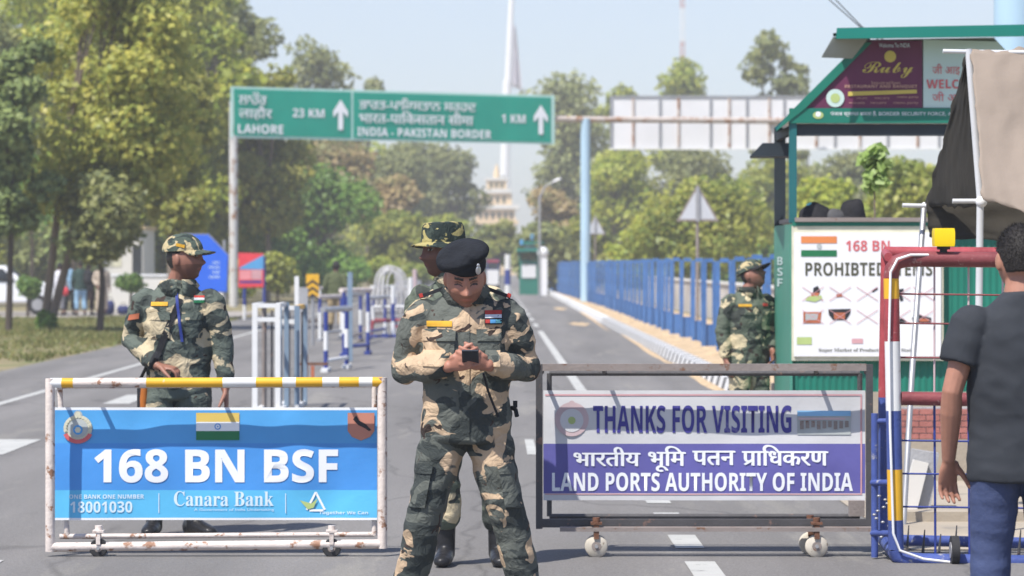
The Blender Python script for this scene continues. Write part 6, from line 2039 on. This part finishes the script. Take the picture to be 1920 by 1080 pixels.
# nearest: white frames seen end on
YB1 = 33.5
for i, (dx, dY, lab, mt) in enumerate(((0, 0, 'white double topped steel barricade nearest the blue banner gate', 'white'), (37, 1.2, 'second white barricade frame directly behind the nearest one', 'grey_blue'))):
    Yq = YB1 + dY
    t = thing('road_barricade', lab, 'barricade', (gx(517 + dx, Yq), Yq, 0), 0, GBAR)
    zt = gz(569 + 4*i, Yq)
    xs = (478, 521) if i == 0 else (524, 557)
    for x in xs:
        o_ = MB(); o_.box((gx(x, Yq), Yq, zt/2), (.055, .055, zt)); o_.build('upright', M['white'] if i == 0 else M['grey_blue'], t)
        o_ = MB(); o_.box((gx(x, Yq) + (.02), Yq + 1.0, zt/2), (.05, .05, zt)); o_.build('upright', M['grey_blue'] if x > 500 else M['brown_steel'], t)
        o_ = MB(); o_.box((gx(x, Yq), Yq + .5, .03), (.05, 1.3, .05)); o_.build('foot', M['white'], t)
        o_ = MB(); o_.box((gx(x, Yq), Yq + .5, zt - .02), (.045, .96, .045)); o_.build('side_rail', M['white'] if i == 0 else M['yellow'], t)
    for y in (573 + 4*i, 599 + 4*i):
        o_ = MB(); o_.box((gx(sum(xs)/2, Yq), Yq - .002, gz(y, Yq)), ((xs[1] - xs[0])*Yq/F - .056, .045, .045)); o_.build('rail', M['white'], t)
    o_ = MB()
    for q in range(3): o_.box((gx(xs[0] + 12 + 11*q, Yq), Yq + .55 + .1*q, zt*.48), (.02, .03, zt*.9))
    o_.build('infill_bar', M['dark_steel'], t)
YB2 = 42.0
t = thing('road_barricade', 'concrete grey post bolted to a rusty brown base frame by the white barricades', 'barricade', (gx(570, YB2), YB2, 0), 0, GBAR)
o_ = MB(); o_.b2(gx(561, YB2), gx(577, YB2), YB2, YB2 + .1, gz(665, YB2), gz(540, YB2)); o_.build('post', M['concrete'], t)
o_ = MB(); o_.b2(gx(552, YB2), gx(560, YB2), YB2 + .02, YB2 + .08, gz(600, YB2), gz(518, YB2)); o_.build('post', M['white'], t)
o_ = MB(); o_.b2(gx(570, YB2), gx(577, YB2), YB2 + .02, YB2 + .08, 0.0, gz(665, YB2)); o_.b2(gx(560, YB2), gx(614, YB2), YB2 + .02, YB2 + .07, gz(685, YB2), gz(680, YB2)); o_.b2(gx(540, YB2), gx(614, YB2), YB2, YB2 + .05, 0, .05)
o_.build('base_frame', M['rust'], t)
o_ = MB(); o_.b2(gx(583, YB2), gx(589, YB2), YB2 + .0, YB2 + .05, .05, gz(686, YB2)); o_.build('brace', M['orange_red'], t)
def rail_barr(lab, pa, pb, py_top, colour_bands=(0, 1, 0), base='navy_paint', rail='white_rust'):
    """Barricade with two striped legs standing at two ground pixels, top rail and a wheeled foot."""
    A, B = G(*pa), G(*pb)
    t = thing('road_barricade', lab, 'barricade', (A.x, A.y, 0), 0, GBAR)
    h = gz(py_top, A.y)
    for p in (A, B):
        striped('leg', p + Vector((0, 0, .03)), h - .03, .034, t, colour_bands)
        o = MB(); o.box(p + Vector((0, 0, .03)), (.10, .9, .05)); o.build('foot', M[base], t)
    o = MB(); o.tube([A + Vector((-.05, 0, h + .03)), B + Vector((.05, 0, h + .03))], .045, 10); o.build('top_rail', M[rail], t)
    o = MB(); o.tube([A + Vector((0, -.02, .16)), B + Vector((0, -.02, .16))], .03, 8); o.build('lower_rail', M[base], t)
    return t, h
rail_barr('blue and white banded barricade standing behind the rusty brown base', (611, 697), (650, 690), 585, (0, 1, 0), 'white', 'steel')
rail_barr('banded barricade with an aqua tag in front of the olive shirted man', (645, 668), (690, 664), 548, (0, 1, 0))
t, h = rail_barr('banded barricade with a grey post beside the olive shirted man', (652, 648), (676, 640), 556, (0, 1, 0), 'brown_steel', 'steel')
o_ = MB(); p = G(650, 671); o_.box(p + Vector((.02, -.03, .40)), (.10, .02, .16)); tag(o_.build('hanging_tag', M['aqua']), 'small aqua tag hanging on a banded barricade leg', 'tag')
o_ = MB(); p = G(655, 678); o_.b2(p.x - .03, p.x + .05, p.y, p.y + .06, 0, gz(510, p.y)); tag(o_.build('steel_post', M['grey_blue']), 'tall slim grey blue post among the banded barricades', 'post')
rail_barr('banded barricade with pale blue foot paint under the arched rails', (692, 636), (722, 630), 562, (1, 0, 0), 'navy_paint', 'steel')
rail_barr('low banded barricade with a red foot in front of the arched rails', (690, 618), (742, 614), 560, (0, 1, 0), 'gate_red', 'white')
rail_barr('faded banded barricade behind the arched rails', (700, 598), (765, 594), 540, (1, 0, 1), 'brown_steel', 'white')
rail_barr('pale banded barricade far along the row of barricades', (745, 580), (775, 577), 530, (1, 1, 0), 'white', 'steel')
rail_barr('white and grey barricade near the olive shirted man', (600, 640), (640, 634), 560, (1, 1, 0), 'steel', 'white_rust')
rail_barr('rusty topped barricade beside the chevron marker', (560, 618), (600, 612), 545, (1, 0, 1), 'rust', 'white_rust')
# arched white tube barricade
pA, pB = G(703, 632), G(757, 632)
Yr = pA.y
t = thing('road_barricade', 'arched white tube barricade with splayed red and white legs', 'barricade', (gx(730, Yr), Yr, 0), 0, GBAR)
for k, (xa, xb, yt, dd) in enumerate(((703, 757, 499, 0), (711, 750, 506, .4), (719, 743, 502, .8), (708, 763, 501, 1.6), (716, 754, 507, 2.2), (726, 748, 510, 1.2))):
    o_ = MB(); pts = []
    for q in range(15):
        a_ = math.pi*q/14
        pts.append(PX((xa+xb)/2 - (xb-xa)/2*math.cos(a_), 540 - (540-yt)*math.sin(a_)**.8, Yr + dd))
    pts = [PX(xa - 9 + 3*k, 575 + 3*k, Yr + dd)] + pts + [PX(xb + 9 - 3*k, 575 + 3*k, Yr + dd)]
    o_.tube(pts, .021, 8); o_.build('arch', M['arch_paint'], t)
for (x0, x1) in ((706, 694), (754, 766)):
    o_ = MB(); o_.mi(0); o_.tube([PX(x0 - (8 if x0 < 730 else -8), 574, Yr), PX((x0 + x1)/2, 600, Yr)], .035, 8); o_.mi(1); o_.tube([PX((x0+x1)/2, 600, Yr), PX(x1, 633, Yr)], .035, 8); o_.build('leg', [M['white'], M['gate_red']], t)
for y in (575, 600):
    o_ = MB(); o_.tube([PX(700, y, Yr), PX(760, y, Yr)], .025, 8); o_.build('cross_rail', M['white'] if y < 590 else M['gate_red'], t)
striped('centre_post', PX(737, 636, Yr - .3) , 1.15, .045, t, (1, 0, 1))
o_ = MB(); o_.b2(gx(696, Yr), gx(768, Yr), Yr - .5, Yr - .35, 0.0, .06); o_.build('base_beam', M['navy_paint'], t)
for k, (px, pyb, pyt, m_) in enumerate(((770, 618, 520, 'white'), (778, 610, 505, 'pink_print'), (786, 606, 525, 'steel'))):
    p = G(px, pyb); t = thing('barricade_post', ['slim white post beyond the arched barricade', 'slim pinkish post beyond the arched barricade', 'slim grey post nearest the bush hat soldier'][k], 'post', p, 0)
    o_ = MB(); o_.tube([p, p + Vector((0, 0, gz(pyt, p.y)))], .06, 10); o_.build('shaft', M[m_], t)
    o_ = MB(); o_.box(p + Vector((0, 0, .03)), (.3, .3, .06)); o_.build('base', M['concrete'], t)
for k, (px, py) in enumerate(((560, 574), (735, 655))):
    pass
# chevron marker
YH2 = 62
t = thing('chevron_marker', 'yellow and black chevron marker on a stand between the barricades', 'road sign', (gx(586, YH2), YH2, 0))
o_ = MB(); o_.b2(gx(574, YH2), gx(598, YH2), YH2, YH2 + .03, gz(556, YH2), gz(514, YH2)); pl = o_.build('plate', M['yellow'], t)
for k in range(3):
    y = 524 + k*13
    o_ = MB(); poly(o_, [(574, y + 9), (586, y), (598, y + 9), (598, y + 14), (586, y + 5), (574, y + 14)], YH2, .004); o_.build('chevron_print', M['print_black'], pl)
o_ = MB(); o_.tube([(gx(586, YH2), YH2 + .05, 0), (gx(586, YH2), YH2 + .05, gz(520, YH2))], .035, 8); o_.build('post', M['steel'], t)
# ------------------------------------------------------------------ far checkpoint, vehicles and tower
YX = 165
t = thing('checkpoint_booth', 'distant small green checkpoint booth with a white notice at the fence end', 'booth', (gx(992, YX), YX, 0))
o_ = MB(); o_.b2(gx(974, YX), gx(1009, YX), YX, YX + 2, 0, gz(488, YX)); o_.build('wall', M['booth_green'], t)
o_ = MB(); o_.b2(gx(978, YX), gx(1005, YX), YX - .05, YX - .02, gz(521, YX), gz(496, YX)); o_.build('notice', M['panel_white'], t)
for x in (974, 1008):
    o_ = MB(); o_.b2(gx(x, YX) - .05, gx(x, YX) + .05, YX, YX + .1, gz(488, YX), gz(472, YX)); o_.build('post', M['booth_green'], t)
o_ = MB(); o_.b2(gx(969, YX), gx(1014, YX), YX - .4, YX + 2.2, gz(471.5, YX), gz(466, YX)); o_.build('roof', M['roof_green'], t)
o_ = MB(); o_.b2(gx(980, YX), gx(1018, YX), YX - .2, YX + 1.6, gz(458, YX), gz(453, YX)); o_.build('roof', M['roof_green'], t)
o_ = MB(); o_.b2(gx(984, YX), gx(1012, YX), YX, YX + 1.4, gz(466, YX), gz(458, YX)); o_.build('roof_lantern', M['crest_grey'], t)
for x, y in ((978, 454), (998, 444)):
    o_ = MB(); o_.box((gx(x, YX), YX, gz(y, YX)), (.18, .1, .28)); o_.build('roof_ornament', M['sign_sky'], t)
p = Vector((gx(1018, 160), 160, 0))
t = thing('round_lamp_pillar', 'distant white pillar with a round top at the end of the fence', 'pillar', p)
o_ = MB(); o_.b2(p.x - .22, p.x + .22, p.y, p.y + .4, 0, gz(484, 160)); o_.build('shaft', M['white_clean'], t)
o_ = MB(); o_.ell((p.x, p.y + .2, gz(474, 160)), (.28, .28, .30)); o_.build('globe', M['white_clean'], t)
YV2 = 175
t = thing('lorry', 'distant lorry with a blue and white front coming up the road', 'lorry', (gx(924, YV2), YV2, 0))
o_ = MB(); o_.b2(gx(912, YV2), gx(936, YV2), YV2, YV2 + 5, .5, gz(486, YV2)); o_.build('body', M['navy_paint'], t)
o_ = MB(); o_.b2(gx(913, YV2), gx(935, YV2), YV2 - .9, YV2 - .02, .45, gz(506, YV2)); o_.build('bonnet', M['white_clean'], t)
o_ = MB(); o_.b2(gx(914, YV2), gx(934, YV2), YV2 - .03, YV2 - .005, gz(504, YV2), gz(494, YV2)); o_.build('windscreen', M['dark_glass'], t)
o_ = MB(); o_.b2(gx(913, YV2), gx(935, YV2), YV2 - .06, YV2 - .005, gz(492, YV2), gz(487, YV2)); o_.build('header_board', M['gate_red'], t)
for x in (915.5, 932.5):
    o_ = MB(); o_.tube([(gx(x, YV2) - .12, YV2 + .3, .42), (gx(x, YV2) + .12, YV2 + .3, .42)], .42, 16); o_.build('wheel', M['rubber'], t)
p = Vector((gx(952, 140), 140, 0))
t = thing('road_bollard', 'distant blue and white bollard by the road in front of the lime tree', 'bollard', p)
striped('shaft', p, gz(477, 140), .13, t, (1, 0, 1))
# lamp bracket
YL2 = 150
t = thing('street_lamp', 'street lamp arm reaching out between the flag mast and the pale blue post', 'street lamp', (gx(1016, YL2), YL2, 0))
o_ = MB(); o_.tube([(gx(1012, YL2), YL2, 0), (gx(1012, YL2), YL2, gz(370, YL2)), PX(1022, 350, YL2), PX(1040, 340, YL2)], [.07, .06, .04, .035], 8); o_.build('pole', M['steel'], t)
o_ = MB(); o_.ell(PX(1044, 338, YL2), (.24, .12, .07), Matrix.Rotation(R(-25), 3, 'Y')); o_.build('lamp_head', M['white_clean'], t)
# cream stepped gateway tower
YO = 440
t = thing('stepped_tower', 'cream stepped gateway tower with dark windows far down the road', 'tower', (gx(928, YO), YO, 0))
o_ = MB(); o_.b2(gx(893, YO), gx(966, YO), YO, YO + 6, 0, gz(392, YO)); o_.build('lower_storey', M['cream'], t)
o_ = MB(); o_.b2(gx(886, YO), gx(972, YO), YO - .5, YO + 6.5, gz(420, YO), gz(412, YO)); o_.build('cornice', M['cream'], t)
o_ = MB(); o_.b2(gx(884, YO), gx(974, YO), YO - .5, YO + 6.5, gz(392, YO), gz(384, YO)); o_.build('cornice', M['cream_pale'], t)
o_ = MB(); o_.b2(gx(900, YO), gx(960, YO), YO + .6, YO + 5, gz(384, YO), gz(362, YO)); o_.build('middle_storey', M['cream'], t)
o_ = MB(); o_.b2(gx(904, YO), gx(958, YO), YO + .2, YO + 5.5, gz(362, YO), gz(354, YO)); o_.build('cornice', M['cream_pale'], t)
o_ = MB(); o_.b2(gx(912, YO), gx(950, YO), YO + 1, YO + 4.5, gz(354, YO), gz(338, YO)); o_.build('upper_storey', M['cream'], t)
o_ = MB(); o_.b2(gx(908, YO), gx(954, YO), YO + .8, YO + 4.7, gz(338, YO), gz(333, YO)); o_.build('cornice', M['cream_pale'], t)
o_ = MB(); o_.loft([((gx(931, YO), YO + 2.7, gz(y, YO)), (r_/13.6, 0, 0), (0, r_/13.6, 0)) for y, r_ in ((333, 6), (324, 6), (316, 4), (306, 1))], 16); o_.build('dome', M['cream'], t)
for y0, y1, xs in ((411, 398, (898, 909, 921, 933, 945, 956)), (381, 368, (906, 918, 930, 942)), (352, 342, (918, 928, 938))):
    for x in xs:
        o_ = MB(); Yf = YO - .03 if y0 > 390 else (YO + .57 if y0 > 360 else YO + .97)
        o_.b2(gx(x, YO), gx(x + 6, YO), Yf, Yf + .02, gz(y0, YO), gz(y1, YO)); o_.build('window', M['olive_print'], t)
# great flag mast and lattice mast
YM2 = 850
t = thing('flag_mast', 'very tall white flag mast with its flag hanging slack behind the road sign', 'flagpole', (gx(948, YM2), YM2, 0))
o_ = MB(); o_.tube([(gx(946, YM2), YM2, 0), PX(952, 165, YM2), PX(959, 0, YM2), PX(965, -180, YM2)], [1.1, .95, .75, .55], 16); o_.build('mast', M['white_clean'], t)
o_ = MB(); o_.tube([PX(946, 330, YM2), PX(951, 150, YM2)], [1.25, 1.1], 16); o_.build('mast_collar', M['white_clean'], t)
M['flag_pale'] = mat('flag_cloth', (.50, .45, .51), .8, .08, .2)
o_ = MB()
for j in range(13):
    for i in range(7):
        u, v_ = i/6, j/12
        o_.v.append(PX(964 - 5*v_ + u*(3 + 17*v_) , 45 + 118*v_ + 6*u, YM2 + 1.2*math.sin(u*9 + v_*2)))
for j in range(12):
    for i in range(6):
        b = j*7 + i; o_.face([b+7, b+8, b+1, b])
fl_ = o_.build('flag', M['flag_pale'], t); sd = fl_.modifiers.new("t", 'SOLIDIFY'); sd.thickness = .05
YM3 = 480
t = thing('lattice_mast', 'thin red and white lattice radio mast above the round topped olive tree', 'mast', (gx(1279, YM3), YM3, 0))
for k in range(9):
    z0, z1 = 5*k + 0.0, 5*k + 5.0
    o_ = MB(); c0 = gx(1279, YM3); r_ = .34
    for a_ in (0, 2.1, 4.2):
        o_.tube([(c0 + r_*math.cos(a_), YM3 + r_*math.sin(a_), z0), (c0 + r_*math.cos(a_), YM3 + r_*math.sin(a_), z1)], .07, 6)
    for q in range(6):
        z = z0 + 5*q/6
        o_.tube([(c0 + r_*math.cos(2.1*q), YM3 + r_*math.sin(2.1*q), z), (c0 + r_*math.cos(2.1*q + 2.1), YM3 + r_*math.sin(2.1*q + 2.1), z + .8)], .04, 5)
        o_.tube([(c0 - r_, YM3, z), (c0 + r_, YM3, z + .4)], .04, 5)
    o_.build('mast_section', M['white'] if k % 2 else M['orange_red'], t)
# ------------------------------------------------------------------ haze
hz = MB(); hz.box((0, 480, 69), (1700, 1060, 140)); ho = hz.build('haze', [])
hm = bpy.data.materials.new('haze'); hm.use_nodes = True
hm.node_tree.nodes.remove(hm.node_tree.nodes['Principled BSDF'])
pv = hm.node_tree.nodes.new("ShaderNodeVolumePrincipled")
pv.inputs['Color'].default_value = (.90, .92, .96, 1)
pv.inputs['Density'].default_value = 0.00075
pv.inputs['Anisotropy'].default_value = 0.0
hm.node_tree.links.new(pv.outputs[0], hm.node_tree.nodes['Material Output'].inputs['Volume'])
ho.data.materials.append(hm)
tag(ho, 'thin pale haze fading the far trees and tower', 'haze', kind='stuff')
